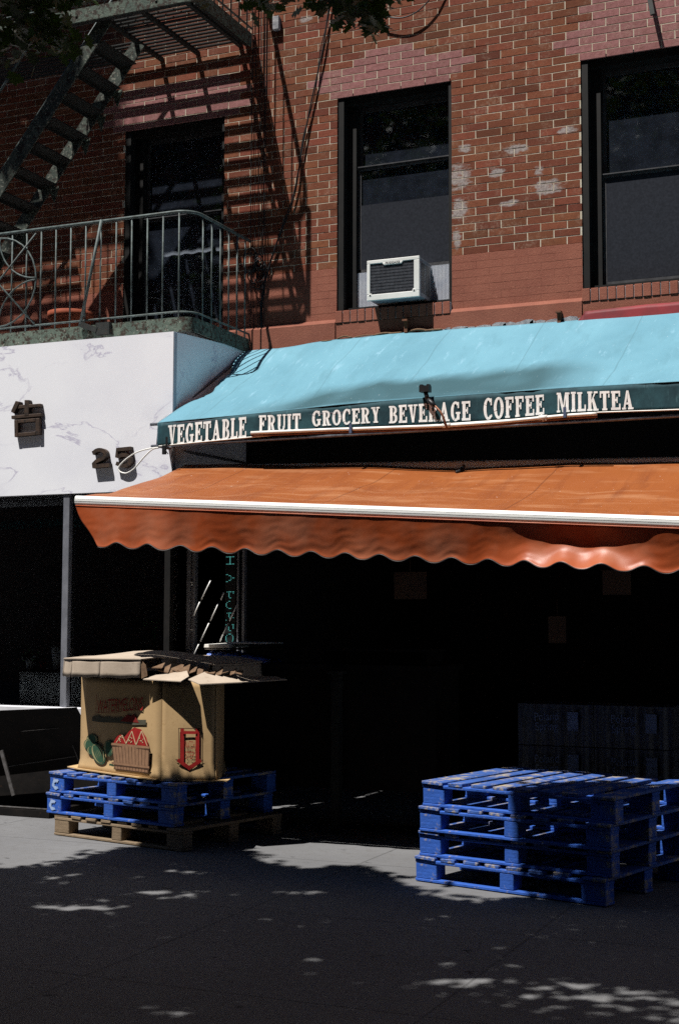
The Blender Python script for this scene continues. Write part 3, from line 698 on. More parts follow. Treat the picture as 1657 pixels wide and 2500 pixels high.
# ================================================================== teal fixed awning
GA = thing('awning', 'faded teal canvas awning lettered in cream with grocery words', 'awning', (-3.5, -.8, 2.8))
topP = [atY(*q,-.045) for q in ((583,855),(676,852),(740,842),(824,829),(951,816),(1057,808),(1310,790),(1416,782),(1657,763))]
YV = -1.46
foldP = [atY(*q,YV) for q in ((386,1033),(625,1010),(826,989),(1035,972),(1347,950),(1657,932))]
botP = [atY(*q,YV) for q in ((386,1091),(614,1069),(800,1052),(1035,1041),(1250,1026),(1472,1008),(1657,1002))]
XR = .6
for P, zz in ((topP, 3.848), (foldP, 3.036), (botP, 2.852)): P.append(Vector((XR, P[0].y, zz)))
def poly_z(P, x):
    if x <= P[0].x: return P[0].z
    for a, b in zip(P, P[1:]):
        if x <= b.x: return a.z+(b.z-a.z)*(x-a.x)/(b.x-a.x)
    return P[-1].z
def canvas(u, v):
    # v 0 at the wall, 1 at the fold
    xl = (-5.60)*(1-v)+foldP[0].x*v + .17*math.sin(math.pi*min(1, v*1.05))**1.2*(1 if v < 1 else 0)
    if .55 < v < .8: xl += .02*math.sin((v-.55)*40)
    x = xl+(XR-xl)*u
    za = poly_z(topP, x)+.012*nz(x*3,1,4)*(1-v); zf = poly_z(foldP, x)
    y = -.045+(YV+.045)*v
    z = za+(zf-za)*v
    rib = abs(((x+5.42)/1.55) % 1-.5)*2              # 1 at the frame ribs, 0 between
    sag = (1-rib**2)*math.sin(math.pi*v**1.6)*.085
    crease = .040*nz(x*1.1+v*1.4, v*1.5, 2)+.034*nz(x*3.2+v*3, v*2.2, 7)+.013*nz(x*9+v*9, v*4, 3)+.014*math.exp(-abs(((x+v*.9)/.9) % 1-.5)/.05)
    edge = math.exp(-((x-xl)/.25)**2)
    z += -sag+crease*math.sin(math.pi*v)+edge*.02*math.sin(v*17)*math.sin(math.pi*v)
    return (x, y, z)
mb = MB(); mb.grid(canvas, 150, 46)
can = mb.build('canopy', TEAL, GA)
at = can.data.attributes.new('wet', 'FLOAT', 'POINT')
vals = []
for v_ in can.data.vertices:
    x, y, z = v_.co; v = (y+.045)/(YV+.045)
    # damp band along the fold under the sprinkler, with pooled tongues reaching up
    m = max(0, min(1, (x+5.0)/.6))*max(0, min(1, (-2.15-x)/.5))
    b = .70-.17*math.exp(-((x+3.05)/.75)**2)-.09*math.exp(-((x+4.3)/.35)**2)-.06*math.exp(-((x+2.6)/.25)**2)+.11*nz(x*2.2,3,1)
    k = m*max(0, min(1, (v-b)/.13))
    k *= .92+.2*nz(x*4, v*6, 5)
    vals.append(max(0, min(.93, k))*(1-.75*max(0, min(1, (v-.97)/.03))))
at.data.foreach_set('value', vals)
sol = can.modifiers.new('cloth', 'SOLIDIFY'); sol.thickness = .004; sol.offset = -1
def vy(x, z): return YV-.004*math.sin(x*5.1)-.006*nz(x*2.5, z*3, 1)-.003*nz(x*11, z*2, 8)
mb = MB()
def vf(u, t):
    x = foldP[0].x+(XR-foldP[0].x)*u; za = poly_z(foldP, x); zb_ = poly_z(botP, x); z = za+(zb_-za)*t
    return (x, vy(x, z), z)
mb.grid(vf, 160, 6); val = mb.build('valance', VALANCE, GA); sol = val.modifiers.new('cloth', 'SOLIDIFY'); sol.thickness = .003; sol.offset = 1
mb = MB()
def ef(u, t):                                    # short return flap at the left end
    y = YV+.0005+u*.42; zt_ = foldP[0].z+u*.20; return (foldP[0].x-.002-.012*math.sin(u*6)*t, y, zt_+(botP[0].z+.004+u*.26-zt_)*t)
mb.grid(ef, 10, 4); o = mb.build('end_flap', TEAL, GA); sol = o.modifiers.new('cloth', 'SOLIDIFY'); sol.thickness = .003
mb = MB()
tA = Vector((-5.50,-.06,3.80)); tB = Vector((foldP[0].x-.012,YV+.02,foldP[0].z-.009))
mb.tube([tA, tB], .013, 8); mb.tube([(tB.x-.06,YV+.012,foldP[0].z-.006), (XR,YV+.022,foldP[-1].z-.018)], .012, 8)
mb.tube([(tB.x-.05,YV+.012,botP[0].z+.009), (XR,YV+.022,botP[-1].z+.008)], .012, 8)
for x in (-3.87,-2.32,-.77): mb.tube([(x,-.06,3.74), (x,YV+.03,foldP[3].z-.085)], .013, 6)
mb.tube([tB+Vector((0,.02,0)), (tB.x,YV+.02,botP[0].z+.009)], .012, 8); mb.tube([(tB.x,YV+.03,botP[0].z+.009), (-5.47,-.05,botP[0].z+.009)], .012, 8)
mb.build('frame', STEEL, GA)
mb = MB(); mb.tube([(x, vy(x, 2.85)-.007, poly_z(botP, x)+.004) for x in [foldP[0].x+.015+i*.2 for i in range(30)]], .005, 6); mb.build('bottom_hem', PVC, GA)

# lettering: slab-serif capitals cut from strokes (unit height, width w)
SW, TH, SF = .215, .125, .10
def quad(x0, z0, x1, z1): return [(x0,z0),(x1,z0),(x1,z1),(x0,z1)]
def ell(cx, cz, rx, rz, a0, a1, sw=SW, th=TH, n=14):
    out = []
    for i in range(n):
        q = []
        for t in (i/n, (i+1)/n):
            a = R(a0+(a1-a0)*t); q.append(((cx+rx*math.cos(a), cz+rz*math.sin(a)), (cx+(rx-sw)*math.cos(a), cz+(rz-th)*math.sin(a))))
        out.append([q[0][0], q[1][0], q[1][1], q[0][1]])
    return out
def stem(x, wd=SW, b=True, t=True, e=.065):
    o = [quad(x, 0, x+wd, 1)]
    if b: o.append(quad(x-e, 0, x+wd+e, SF))
    if t: o.append(quad(x-e, 1-SF, x+wd+e, 1))
    return o
def glyph(ch):
    e = .065
    if ch == 'I': return stem(e), SW+2*e
    if ch in 'EF':
        o = stem(e, t=False, b=ch == 'F'); W = .62
        o += [quad(0,1-TH,W,1), quad(W-.10,.70,W,1), quad(e+SW,.455,.45,.455+TH), quad(.37,.36,.45,.68)]
        if ch == 'E': o += [quad(0,0,W+.02,TH), quad(W-.08,0,W+.02,.32)]
        return o, W+.02
    if ch == 'L': return stem(e, b=False)+[quad(0,0,.60,TH), quad(.50,0,.60,.34)], .60
    if ch == 'T': return [quad(.225,0,.225+SW,1), quad(.225-e,0,.225+SW+e,SF), quad(0,1-TH,.665,1), quad(0,.66,.095,1), quad(.57,.66,.665,1)], .665
    if ch in 'OGC':
        if ch == 'O': return ell(.36,.5,.36,.52,0,360,n=24), .72
        o = ell(.36,.5,.36,.52,48,312,n=20) + [quad(.52,.66,.62,.98)]
        if ch == 'G': o += [quad(.46,.06,.66,.44), quad(.38,.36,.72,.46)]; return o, .72
        return o+[quad(.54,.10,.63,.22)], .66
    if ch == 'V': return [[(.06,1),(.29,1),(.445,.0),(.30,.0)], [(.50,1),(.62,1),(.445,0),(.36,0)], quad(0,1-SF,.36,1), quad(.42,1-SF,.70,1)], .70
    if ch == 'Y': return [[(.05,1),(.27,1),(.44,.42),(.26,.42)], [(.46,1),(.58,1),(.44,.42),(.34,.42)], quad(.245,0,.245+SW,.46), quad(.17,0,.53,SF), quad(0,1-SF,.32,1), quad(.40,1-SF,.66,1)], .66
    if ch == 'A': return [[(.08,0),(.20,0),(.40,.86),(.30,1)], [(.30,1),(.44,1),(.70,0),(.46,0)], quad(.20,.26,.52,.37), quad(0,0,.27,SF), quad(.40,0,.77,SF)], .77
    if ch == 'B': return stem(e, t=False, b=False)+[quad(0,0,.32,SF), quad(0,1-SF,.32,1)]+ell(.32,.745,.29,.255,-90,90,.19,.11)+ell(.32,.275,.33,.275,-90,90,.20,.115), .65
    if ch == 'R': return stem(e, t=False)+[quad(0,1-SF,.32,1), quad(e+SW,.44,.34,.55)]+ell(.32,.72,.30,.28,-90,90,.19,.115)+[[(.30,.46),(.47,.50),(.60,.06),(.42,0)], quad(.43,0,.70,SF)], .70
    if ch == 'U': return [quad(e,.3,e+SW,1), quad(0,1-SF,SW+2*e,1), quad(.53,.3,.65,1), quad(.46,1-SF,.72,1)]+ell(.3575,.32,.2925,.34,180,360,.17,.13), .72
    if ch == 'K': return stem(e)+[[(e+SW,.40),(e+SW,.55),(.52,1),(.62,1)], [(.31,.55),(.44,.66),(.70,0),(.46,0)], quad(.45,1-SF,.71,1), quad(.40,0,.76,SF)], .76
    if ch == 'M': return [quad(.07,0,.17,1), quad(0,0,.25,SF), quad(0,1-SF,.26,1), [(.10,1),(.29,1),(.52,.12),(.40,.0)], [(.40,0),(.48,0),(.70,1),(.60,1)], quad(.63,0,.63+SW,1), quad(.57,0,.91,SF), quad(.62,1-SF,.91,1)], .91
words = [('VEGETABLE',388,569,1031,983),('FRUIT',598,694,1000,957),('GROCERY',720,876,983,940),('BEVERAGE',898,1086,972,930),('COFFEE',1116,1255,967,916),('MILKTEA',1285,1462,953,902)]
# (start px, end px, then baseline and top at the word start, in the 1568-wide view)
base = [(388,1030,569,1011),(598,1000,694,994),(720,985,876,976),(898,978,1086,971),(1116,970,1256,957),(1285,953,1462,945)]
tops = [(388,983,569,963),(598,960,694,955),(720,950,876,940),(898,938,1086,926),(1116,921,1256,911),(1285,907,1462,902)]
K = 1/.9463
for (wd, *_), b, t in zip(words, base, tops):
    p0 = atY(b[0]*K, b[1]*K, YV-.006); p1 = atY(b[2]*K, b[3]*K, YV-.006); q0 = atY(t[0]*K, t[1]*K, YV-.006); q1 = atY(t[2]*K, t[3]*K, YV-.006)
    gl_ = [glyph(c) for c in wd]; gap = .10; tot = sum(w_ for _, w_ in gl_)+gap*(len(wd)-1)
    mb = MB(); cur = 0; k = 0
    for polys, w_ in gl_:
        jz = random.uniform(-.015,.015)
        for pl_ in polys:
            k += 1; pts = []
            cz = sum(p[1] for p in pl_)/len(pl_)
            for gx, gz in pl_:
                s_ = (cur+gx)/tot; h = gz*(1+jz)
                a = p0.lerp(p1, s_); bb = q0.lerp(q1, s_); z = a.z+(bb.z-a.z)*h; x = a.x
                pts.append((x, vy(x, z)-.0035-.0002*(k % 9), z))
            # subdivide tall quads so that the paint follows the cloth
            if len(pts) == 4: 
                P4 = [Vector(p) for p in pts]; mb.grid(lambda u, v: (lambda q: (q.x, vy(q.x, q.z)-.0035-.0002*(k % 9), q.z))(P4[0].lerp(P4[1], u).lerp(P4[3].lerp(P4[2], u), v)), 1, 4, 0, False)
            else: mb.poly(pts)
        cur += w_+gap
    mb.build('lettering', CREAM, val)

# torn flashing and mortar crumbs along the awning's top edge: crumbling cement strip on the wall
mb = MB(); x = -3.9
while x < -2.35:
    wdt = random.uniform(.05,.16); h = random.uniform(.012,.045)*(1 if x > -3.6 else .6)
    zt = poly_z(topP, x)
    pts = [(x,-.048,zt-.05),(x+wdt,-.048,zt-.05),(x+wdt*.96,-.048,zt+h*random.uniform(.5,1)),(x+wdt*.6,-.048,zt+h),(x+wdt*.3,-.048,zt+h*random.uniform(.6,1.1)),(x+.01,-.048,zt+h*.5)]
    mb.prism(pts, (0,.007,0)); x += wdt*random.uniform(.7,1.1)
mb.build('cement_flashing', CEMENT, BL)
for k in range(7):
    x = -4.80+k*.15+random.uniform(-.04,.04); zt = poly_z(topP, x); L_ = random.uniform(.08,.20); mb = MB()
    mb.tube(smooth([(x,-.05,zt+.005),(x+L_*.5,-.065,zt+.02*random.random()),(x+L_,-.055,zt+.004)], 3), random.uniform(.004,.011), 5)
    tag(mb.build('twig', CARDDARK), 'dry brown twig caught along the upper edge of the teal awning', 'twig', 'dry twigs along the teal awning top edge')
for k, px_ in enumerate((992, 1365)):
    p = atY(px_, 795 if k == 0 else 775, -.05)
    mb = MB(); mb.box((p.x-.014,-.075,p.z-.06), (p.x+.014,-.042,p.z+.03)); mb.box((p.x-.022,-.10,p.z+.0305), (p.x+.022,-.045,p.z+.045))
    tag(mb.build('bolt_bracket', RUSTPIPE), ('rusty bracket on the stucco under the air conditioner' if k == 0 else 'rusty bracket on the stucco beside the red vinyl strip'), 'bracket')
# older red awning edge behind the teal one
mb = MB()
pa = atY(1400,784,-.06); pb = atY(1430,768,-.05); pc = atY(1657,745,-.05)
mb.grid(lambda u, v: (pa.x+u*(XR-pa.x)+(.09*v if u < .01 else 0), -.055-.02*(1-v), 3.80+v*(.11+.016*min(1,u*6))+.004*nz(u*20,v*2,1)), 40, 4)
o = mb.build('vinyl_strip', REDSHEET); sol = o.modifiers.new('cloth', 'SOLIDIFY'); sol.thickness = .004
tag(o, 'dark red vinyl strip of an older awning showing behind the teal canvas at right', 'vinyl strip')

# white water pipe, clamps, sprinkler
def zoom4(x, y, Y): return atY(800+x*.5466, 740+y*.5466, Y)
YP = YV-.035
pipe = [atY(613,1057,YP), zoom4(0,566,YP), zoom4(100,563,YP), zoom4(300,556,YP), zoom4(530,547,YP), zoom4(760,531,YP), zoom4(960,512,YP), zoom4(1060,503,YP), zoom4(1200,494,YP)]
PP = thing('water_pipe', 'white plastic water pipe strapped along the bottom of the lettered valance', 'pipe', pipe[3])
mb = MB(); mb.tube(smooth(pipe, 4), .0125, 10); mb.build('tube', PVC, PP)
mb = MB(); mb.tube(smooth([p+Vector((0,.008,-.018)) for p in pipe], 4), .009, 8); mb.build('conduit', RUSTPIPE, PP)
mb = MB()
mb.tube([pipe[6]-Vector((.03,0,0)), pipe[6]+Vector((.03,0,.002))], .017, 10)
mb.tube([pipe[6]+Vector((-.01,-.005,.02)), pipe[6]+Vector((.005,-.01,-.025))], .006, 6); mb.tube([pipe[6]+Vector((.012,-.005,.012)), pipe[6]+Vector((.022,-.01,-.022))], .006, 6)
mb.build('coupling', PVC, PP); mb = MB(); mb.tube([pipe[4]-Vector((.03,0,0)), pipe[4]+Vector((.03,0,.002))], .017, 10); mb.build('coupling', PVC, PP)
for px_, py_ in ((856,1046),(1378,1007)):
    c = atY(px_, py_, YP-.012); mb = MB(); mb.box((c.x-.010,YP-.022,c.z-.035), (c.x+.010,YP-.014,c.z+.035)); mb.box((c.x-.012,YP-.0139,c.z-.035), (c.x+.012,YP+.03,c.z-.02)); mb.build('clamp', CLAMP, PP)
def zz(x, y, Y): return atY(1000+x*.2551, 920+y*.2551, Y)
SPK = thing('sprinkler', 'black sprinkler head on a bent brown tube rising from the white pipe', 'sprinkler', zz(350,490,YP))
mb = MB(); mb.tube(smooth([zz(355,492,YP), zz(335,430,YP-.03), zz(300,345,YP-.04), zz(262,300,YP-.03), zz(238,275,YP-.02)]), .008, 8); mb.build('riser_tube', COPPER, SPK)
h0, h1 = zz(240,282,YP-.02), zz(168,212,YP-.0)
mb = MB(); mb.tube([h0, h0.lerp(h1,.4), h0.lerp(h1,.6), h1], [.014,.018,.018,.013], 10)
n0, n1 = zz(170,215,YP), zz(148,140,YP+.01); mb.tube([n0, n1], .016, 10)
b0 = zz(147,118,YP+.01); mb.box((b0.x-.036,b0.y-.03,b0.z-.022), (b0.x+.036,b0.y+.03,b0.z+.022)); mb.box((b0.x-.036,b0.y-.02,b0.z+.0225), (b0.x-.014,b0.y+.02,b0.z+.032)); mb.box((b0.x+.016,b0.y-.02,b0.z+.0225), (b0.x+.036,b0.y+.02,b0.z+.032))
mb.build('head', BLACK, SPK)

# loose cord loop at the awning's left corner
mb = MB(); mb.tube(smooth([c5(x, y, YV-.02) for x, y in ((1320,1066),(1272,1070),(1200,1085),(1120,1115),(1032,1178),(988,1232),(998,1264),(1030,1278),(1062,1276),(1118,1240),(1200,1145),(1268,1082),(1320,1068))]), .0058, 8)
tag(mb.build('cord_loop', CORDWHITE), 'loose white cord looping from the teal awning corner in front of the sign numerals', 'cord')
mb = MB(); mb.tube(smooth([c5(x, y, YV-.02) for x, y in ((1388,985),(1392,1030),(1378,1080),(1400,1120))], 4), .004, 6); mb.tube(smooth([c5(x, y, YV-.02) for x, y in ((1440,1075),(1430,1130),(1424,1165),(1440,1172),(1448,1130),(1440,1090))], 4), .004, 6)
c = c5(1368,1085,YV-.01); mb.box((c.x-.014,YV-.02,c.z-.035), (c.x+.014,YV,c.z+.035)); c = c5(1392,1010,YV-.02); mb.box((c.x-.007,YV-.032,c.z-.05), (c.x+.007,YV-.022,c.z+.03))
tag(mb.build('tie_strap', BLACK), 'black tie straps dangling below the left corner of the teal valance', 'strap')

# ================================================================== orange retractable awning
OA = thing('retractable_awning', 'orange retractable awning with white front bar and scalloped valance over the pavement', 'awning', (-3.3, -2.2, 2.0))
YB = -2.73; BL_, BR_ = atY(193,1211,YB), atY(1657,1262,YB); XLo, XRo = BL_.x, BR_.x+1.3
d_ = ray(454,1134); YR = (CAM+d_*((XLo-CAM.x)/d_.x)).y                    # the roller's distance, so that the side edge runs square to the wall
def barz(x): return BL_.z+(BR_.z-BL_.z)*(x-XLo)/(BR_.x-XLo)         # top of the bar
backP = [atY(*q,YR) for q in ((454,1134),(520,1135),(904,1137),(1128,1145),(1270,1138),(1396,1128),(1554,1131),(1657,1128))]+[Vector((XRo+.3,YR,2.5))]; backP[-1].z = backP[-2].z-.06
def ocan(u, v):
    x = XLo+.004+(XRo-XLo-.008)*u; za = poly_z(backP, x)+.004*math.sin(x*6); zf = barz(x)-.004
    y = YR+(YB+.012-YR)*v; z = za+(zf-za)*v
    sag = math.sin(math.pi*v)
    z += -.035*sag*(1+.25*math.sin(x*2.1))+.016*sag*nz(x*1.6+v*1.8, v*2.5, 3)+.012*sag*nz(x*4+v*4, v*4, 9)+.006*math.exp(-((v-.42-.05*math.sin(x*3))/.03)**2)*max(0,1-abs(x+3.0)/.75)
    # drawn folds fanning towards the front bar
    z += .020*math.sin((x*1.0-.55*v)*9.0+nz(x*2,v,1)*2)*v**3*(1-v)*4*(.5+.5*math.sin(x*1.7+2))
    return (x, y, z)
mb = MB(); mb.grid(ocan, 200, 40); o = mb.build('canopy', ORANGE, OA); sol = o.modifiers.new('cloth', 'SOLIDIFY'); sol.thickness = .003; sol.offset = -1
# front bar: rounded extrusion with two shallow grooves
prof = [(-.004,-.066),(-.030,-.064),(-.040,-.050),(-.0415,-.041),(-.0385,-.0395),(-.0385,-.0375),(-.0425,-.036),(-.0425,-.026),(-.0395,-.0245),(-.0395,-.0225),(-.0415,-.021),(-.036,-.006),(-.022,.001),(.002,.003),(.02,-.002),(.02,-.064)]
mb = MB(); n_ = len(prof); A_ = [(XLo-.006,YB+p[0],barz(XLo)+p[1]) for p in prof]; B_ = [(XRo,YB+p[0],barz(XRo)+p[1]) for p in prof]
mb.add(A_+B_, [(i,(i+1)%n_,n_+(i+1)%n_,n_+i) for i in range(n_)]+[tuple(range(n_-1,-1,-1)), tuple(range(n_,2*n_))])
mb.build('front_bar', WHITEMETAL, OA)
VT = .070; VH = .275
def vall(x, t, back=0):
    s = (x-XLo)/(BR_.x-XLo)
    zt = barz(x)-VT
    sc = (.5+.5*math.cos((x+5.30)*2*math.pi/.232))
    zb_ = zt-VH+.038*sc**1.25+.02*s
    z = zt+(zb_-zt)*t
    ruff = math.exp(-((s-.86)/.09)**2)
    k1 = max(0, min(1, (s-.11)/.20)); k1 = k1*k1*(3-2*k1)
    y = YB-.0405+t*(.000+.054*k1+.013*math.sin((s-.1)*75)*math.exp(-((s-.19)/.085)**2))+.0025*math.sin(x*6.5+1.2*math.sin(x*2.1))*t+.0035*nz(x*4.5, t*1.6, 2)*(.3+t)+.0022*nz(x*11+t*5, t*6, 6)*(.3+t)
    y += .034*ruff*math.sin(math.pi*t*1.2)-.09*ruff*t**3
    y -= .007*max(0,(t-.86)/.14)**2               # lower hem kicks outward
    return Vector((x, y, z))
mb = MB()
def vfn(u, t):
    xl = XLo+.004+.185*t*t*.55+.085*t; x = xl+(XRo-.004-xl)*u; return vall(x, t)
mb.grid(vfn, 520, 26); o = mb.build('valance', ORANGEV, OA); sol = o.modifiers.new('cloth', 'SOLIDIFY'); sol.thickness = .003; sol.offset = 0
mb = MB(); mb.tube([vfn(i/520, 1)+Vector((0,-.001,0)) for i in range(521)], .0045, 5); mb.build('scallop_trim', ORANGETRIM, OA)
mb = MB(); mb.tube([vfn(i/60, 0)+Vector((0,-.001,.002)) for i in range(61)], .0045, 6); mb.build('valance_rope', ORANGEV, OA)
mb = MB(); mb.tube([(XLo-.01,YR+.03,backP[0].z-.04), (XRo+.05,YR+.03,backP[-2].z-.04)], .038, 12); mb.build('roller', WHITEMETAL, OA)
for x, s in ((-4.6,1),(-2.1,-1)):
    mb = MB(); e = Vector((x+s*.55,-1.98,poly_z(backP,x)-.36)); mb.bar((x,YR-.02,poly_z(backP,x)-.12), e, .035, .04); mb.bar(e, (x,YB+.03,barz(x)-.045), .03, .035); mb.build('folding_arm', WHITEMETAL, OA)
mb = MB(); hk = atY(1128,1148,YR-.06)  # black tube standing in for the sprinkler's shadow on the canvas
mb.tube(smooth([hk+Vector((.004,.02,.03)), hk+Vector((.004,-.02,.012)), hk+Vector((-.004,-.055,-.012)), hk+Vector((-.024,-.075,-.022))], 4), [.013]*13, 8); mb.build('sprinkler_shadow', BLACK, OA)

# ================================================================== pallets
def make_pallet(paint, deck, label, group):
    root = thing('pallet', label, 'pallet', group=group)
    W, Dp = 1.22, 1.02
    xs_ = [(0,.14),(.175,.27),(.325,.42),(.465,.56),(.61,.705),(.755,.85),(.90,.995),(1.08,1.22)]
    for i, (a, b) in enumerate(xs_):
        m_ = MB(); z = .124+random.uniform(-.001,.001); m_.box((a,random.uniform(-.012,.008),z), (b,Dp+random.uniform(-.006,.008),z+.019), jit=.0025); bevel(m_.build('deck_board', deck, root), .003, 1)
    for y0, y1 in ((0,.10),(.46,.56),(Dp-.10,Dp)):
        m_ = MB(); m_.box((0,y0,.1055), (W,y1,.1232), jit=.0012); bevel(m_.build('cross_board', paint, root), .003, 1)
        m_ = MB(); m_.box((0,y0,.0), (W,y1,.0165), jit=.0008); bevel(m_.build('bottom_board', paint, root), .003, 1)
        for x0, x1 in ((0,.148),(.565,.658),(W-.148,W)):
            m_ = MB(); m_.box((x0+.002,y0+.002,.0168), (x1-.002,y1-.002,.1052), jit=.0012); bevel(m_.build('block', paint, root), .004, 1)
    return root
PG = 'pallets in the left stack under the fruit bin'; PG2 = 'blue pallets in the right stack'
proto = make_pallet(BLUEWOOD, BLUEDUSTY, 'upper blue pallet directly under the watermelon bin', PG)
protob = make_pallet(BROWNWOOD, BROWNWOOD, 'bare brown pallet at the bottom of the left stack', PG)
def put(o, x, y, z, deg, dx=0, dy=0):
    a = R(deg); o.location = (x+dx*math.cos(a)-dy*math.sin(a), y+dx*math.sin(a)+dy*math.cos(a), z); o.rotation_euler = (random.uniform(-.003,.003), random.uniform(-.003,.003), a)
la = -13.3; PHT = .1455
put(protob, -5.795, -2.385, .004, la)
p2 = copy_tree(proto); p2['label'] = 'blue pallet with a white smudge in the middle of the left stack'
put(p2, -5.87, -2.372, .004+PHT, la); put(proto, -5.845, -2.376, .004+2*PHT, la)
ra = -14.2; RH = .1395+.004
labels = ['blue pallet at the bottom of the right stack on the pavement', 'second blue pallet up in the right stack', 'third blue pallet up in the right stack with a whitened corner', 'topmost blue pallet of the right stack with worn brown top boards']
offs = [(-.020,0),(.0,.01),(.012,-.005),(.028,.004)]
bx, by = -2.865, -3.0
for i in range(4):
    c_ = copy_tree(proto); c_['label'] = labels[i]; c_['group'] = PG2
    put(c_, bx, by, .004+i*RH, ra+(-.6,.5,-.3,.4)[i], *offs[i])
# white smudged marks on the left stack's corner blocks
def mark(pal, z0, seedv):
    m_ = MB(); pts = []
    for i in range(15):
        a = R(50+260*i/14); pts.append((.070+.026*math.cos(a)*1.1, .058+.026*math.sin(a)))
    L_ = []
    for i, (x, z) in enumerate(pts):
        a = R(50+260*i/14); q = .011*(1+.3*math.sin(i*1.7+seedv)); L_.append(((x+math.cos(a)*q, z+math.sin(a)*q), (x-math.cos(a)*q, z-math.sin(a)*q)))
    for a, b in zip(L_, L_[1:]): m_.poly([(q[0], -.0025, q[1]) for q in (a[0], b[0], b[1], a[1])])
    blk = [k for k in pal.children_recursive if k.name.startswith('block')]
    o = m_.build('painted_mark', m_noise('white_smudge', (.36,.46,.66), (.22,.34,.58), 20, .7, .2, 0))
    b0_ = min(blk, key=lambda k: (k.data.vertices[0].co.x+k.data.vertices[0].co.y)); o.parent = b0_
mark(proto, 0, 1); mark(p2, 0, 2)

# ================================================================== watermelon bin
BX = thing('cardboard_bin', 'open brown cardboard watermelon bin with torn lid standing on the left pallet stack', 'cardboard bin', (-5.0, -2.1, .445))
ZB0, ZB1 = .444, 1.095
ring_pts = [Vector((-5.668,-2.250,0)), Vector((-4.815,-2.585,0)), Vector((-4.47,-2.50,0)), Vector((-4.74,-1.88,0)), Vector((-5.02,-1.50,0)), Vector((-5.50,-1.60,0))]
mb = MB(); n_ = len(ring_pts); cen = sum(ring_pts, Vector())/n_
for i in range(n_):
    a, b = ring_pts[i], ring_pts[(i+1)%n_]
    def wf(u, v, a=a, b=b):
        p = a.lerp(b, u); d = (p-cen).normalized(); bul = .014*math.sin(math.pi*v)*math.sin(math.pi*u)+.006*nz(p.x*5,p.y*5,v*3)*math.sin(math.pi*u)
        flare = .022*max(0,(.12-v)/.12)
        p = p+d*(bul+flare); return (p.x, p.y, ZB0+v*(ZB1-ZB0))
    mb.grid(wf, 12, 16)
o = mb.build('bin_wall', CARD, BX); sol = o.modifiers.new('card', 'SOLIDIFY'); sol.thickness = .010; sol.offset = 1
A0, A1 = ring_pts[0], ring_pts[1]; AU = (A1-A0); AL = AU.length; AU.normalize(); AN = Vector((AU.y,-AU.x,0))
mb = MB()                                          # bottom flap lying on the pallet
mb.prism([A0+AU*-.14+AN*.02+Vector((0,0,.452)), A0+AU*.02+AN*.05+Vector((0,0,.452)), A0+AU*.9+AN*.055+Vector((0,0,.446)), A0+AU*.9-AN*.05+Vector((0,0,.446)), A0+AU*-.10-AN*.09+Vector((0,0,.470))], (0,0,.007))
mb.build('bottom_flap', CARD, BX)
mb = MB(); mb.prism([ring_pts[1]+Vector((.12,.02,.447)), ring_pts[2]+Vector((-.04,-.06,.447)), ring_pts[2]+Vector((.11,-.03,.449)), ring_pts[2]+Vector((.06,.12,.449))], (0,0,.006)); mb.build('bottom_flap', CARD, BX)
def face(P0, P1):
    U = (P1-P0); L_ = U.length; U.normalize(); Nn = Vector((U.y,-U.x,0))
    def f(u, v, k=0):
        bul = .014*math.sin(math.pi*v)*math.sin(math.pi*u)
        p = P0+U*(u*L_)+Nn*(bul+.0155+.0009*k); d = p; return (p.x, p.y, ZB0+v*(ZB1-ZB0))
    return f
fA = face(ring_pts[0], ring_pts[1]); fB = face(ring_pts[1], ring_pts[2])
def ellipse(cu, cv, ru, rv, rot=0, n=20):
    c_, s_ = math.cos(rot), math.sin(rot); return [(cu+(ru*math.cos(t)*c_-rv*1.3*math.sin(t)*s_), cv+(ru*.72*math.cos(t)*s_+rv*math.sin(t)*c_)) for t in [2*math.pi*i/n for i in range(n)]]
def decal(mb, f, uv, k): mb.poly([f(u, v, k) for u, v in uv])
pr = {k: MB() for k in PR}
# melons with stripes
for i, (cu, cv, ru, rv, ro) in enumerate(((.17,.345,.075,.055,.2),(.13,.285,.07,.06,-.2),(.17,.225,.06,.05,.1),(.40,.27,.06,.085,0),(.265,.20,.085,.115,.35))):
    kk = i*3
    decal(pr['green'], fA, ellipse(cu, cv, ru, rv, ro), kk); decal(pr['pale'], fA, ellipse(cu, cv, ru*.86, rv*.88, ro), kk+1)
    for q in (-.62,-.28,.05,.38,.70):
        pts = []
        for t in range(9):
            s_ = -1+2*t/8; w_ = q*math.sqrt(max(0,1-s_*s_*.9)); pts.append((w_*ru*.8, s_*rv*.8))
        c_, s2 = math.cos(ro), math.sin(ro)
        pl = [(cu+x*c_-y*1.3*s2-.009, cv+x*.72*s2+y*c_) for x, y in pts]; pr_ = [(u+.020, v) for u, v in pl][::-1]
        decal(pr['green'], fA, pl+pr_, kk+2)
# leaves and vine scribbles
for i in range(16):
    cu = random.uniform(.40,.66); cv = .075+random.uniform(-.02,.03); decal(pr['green'], fA, ellipse(cu, cv, .022, .014, random.uniform(-.6,.6), 7), 2)
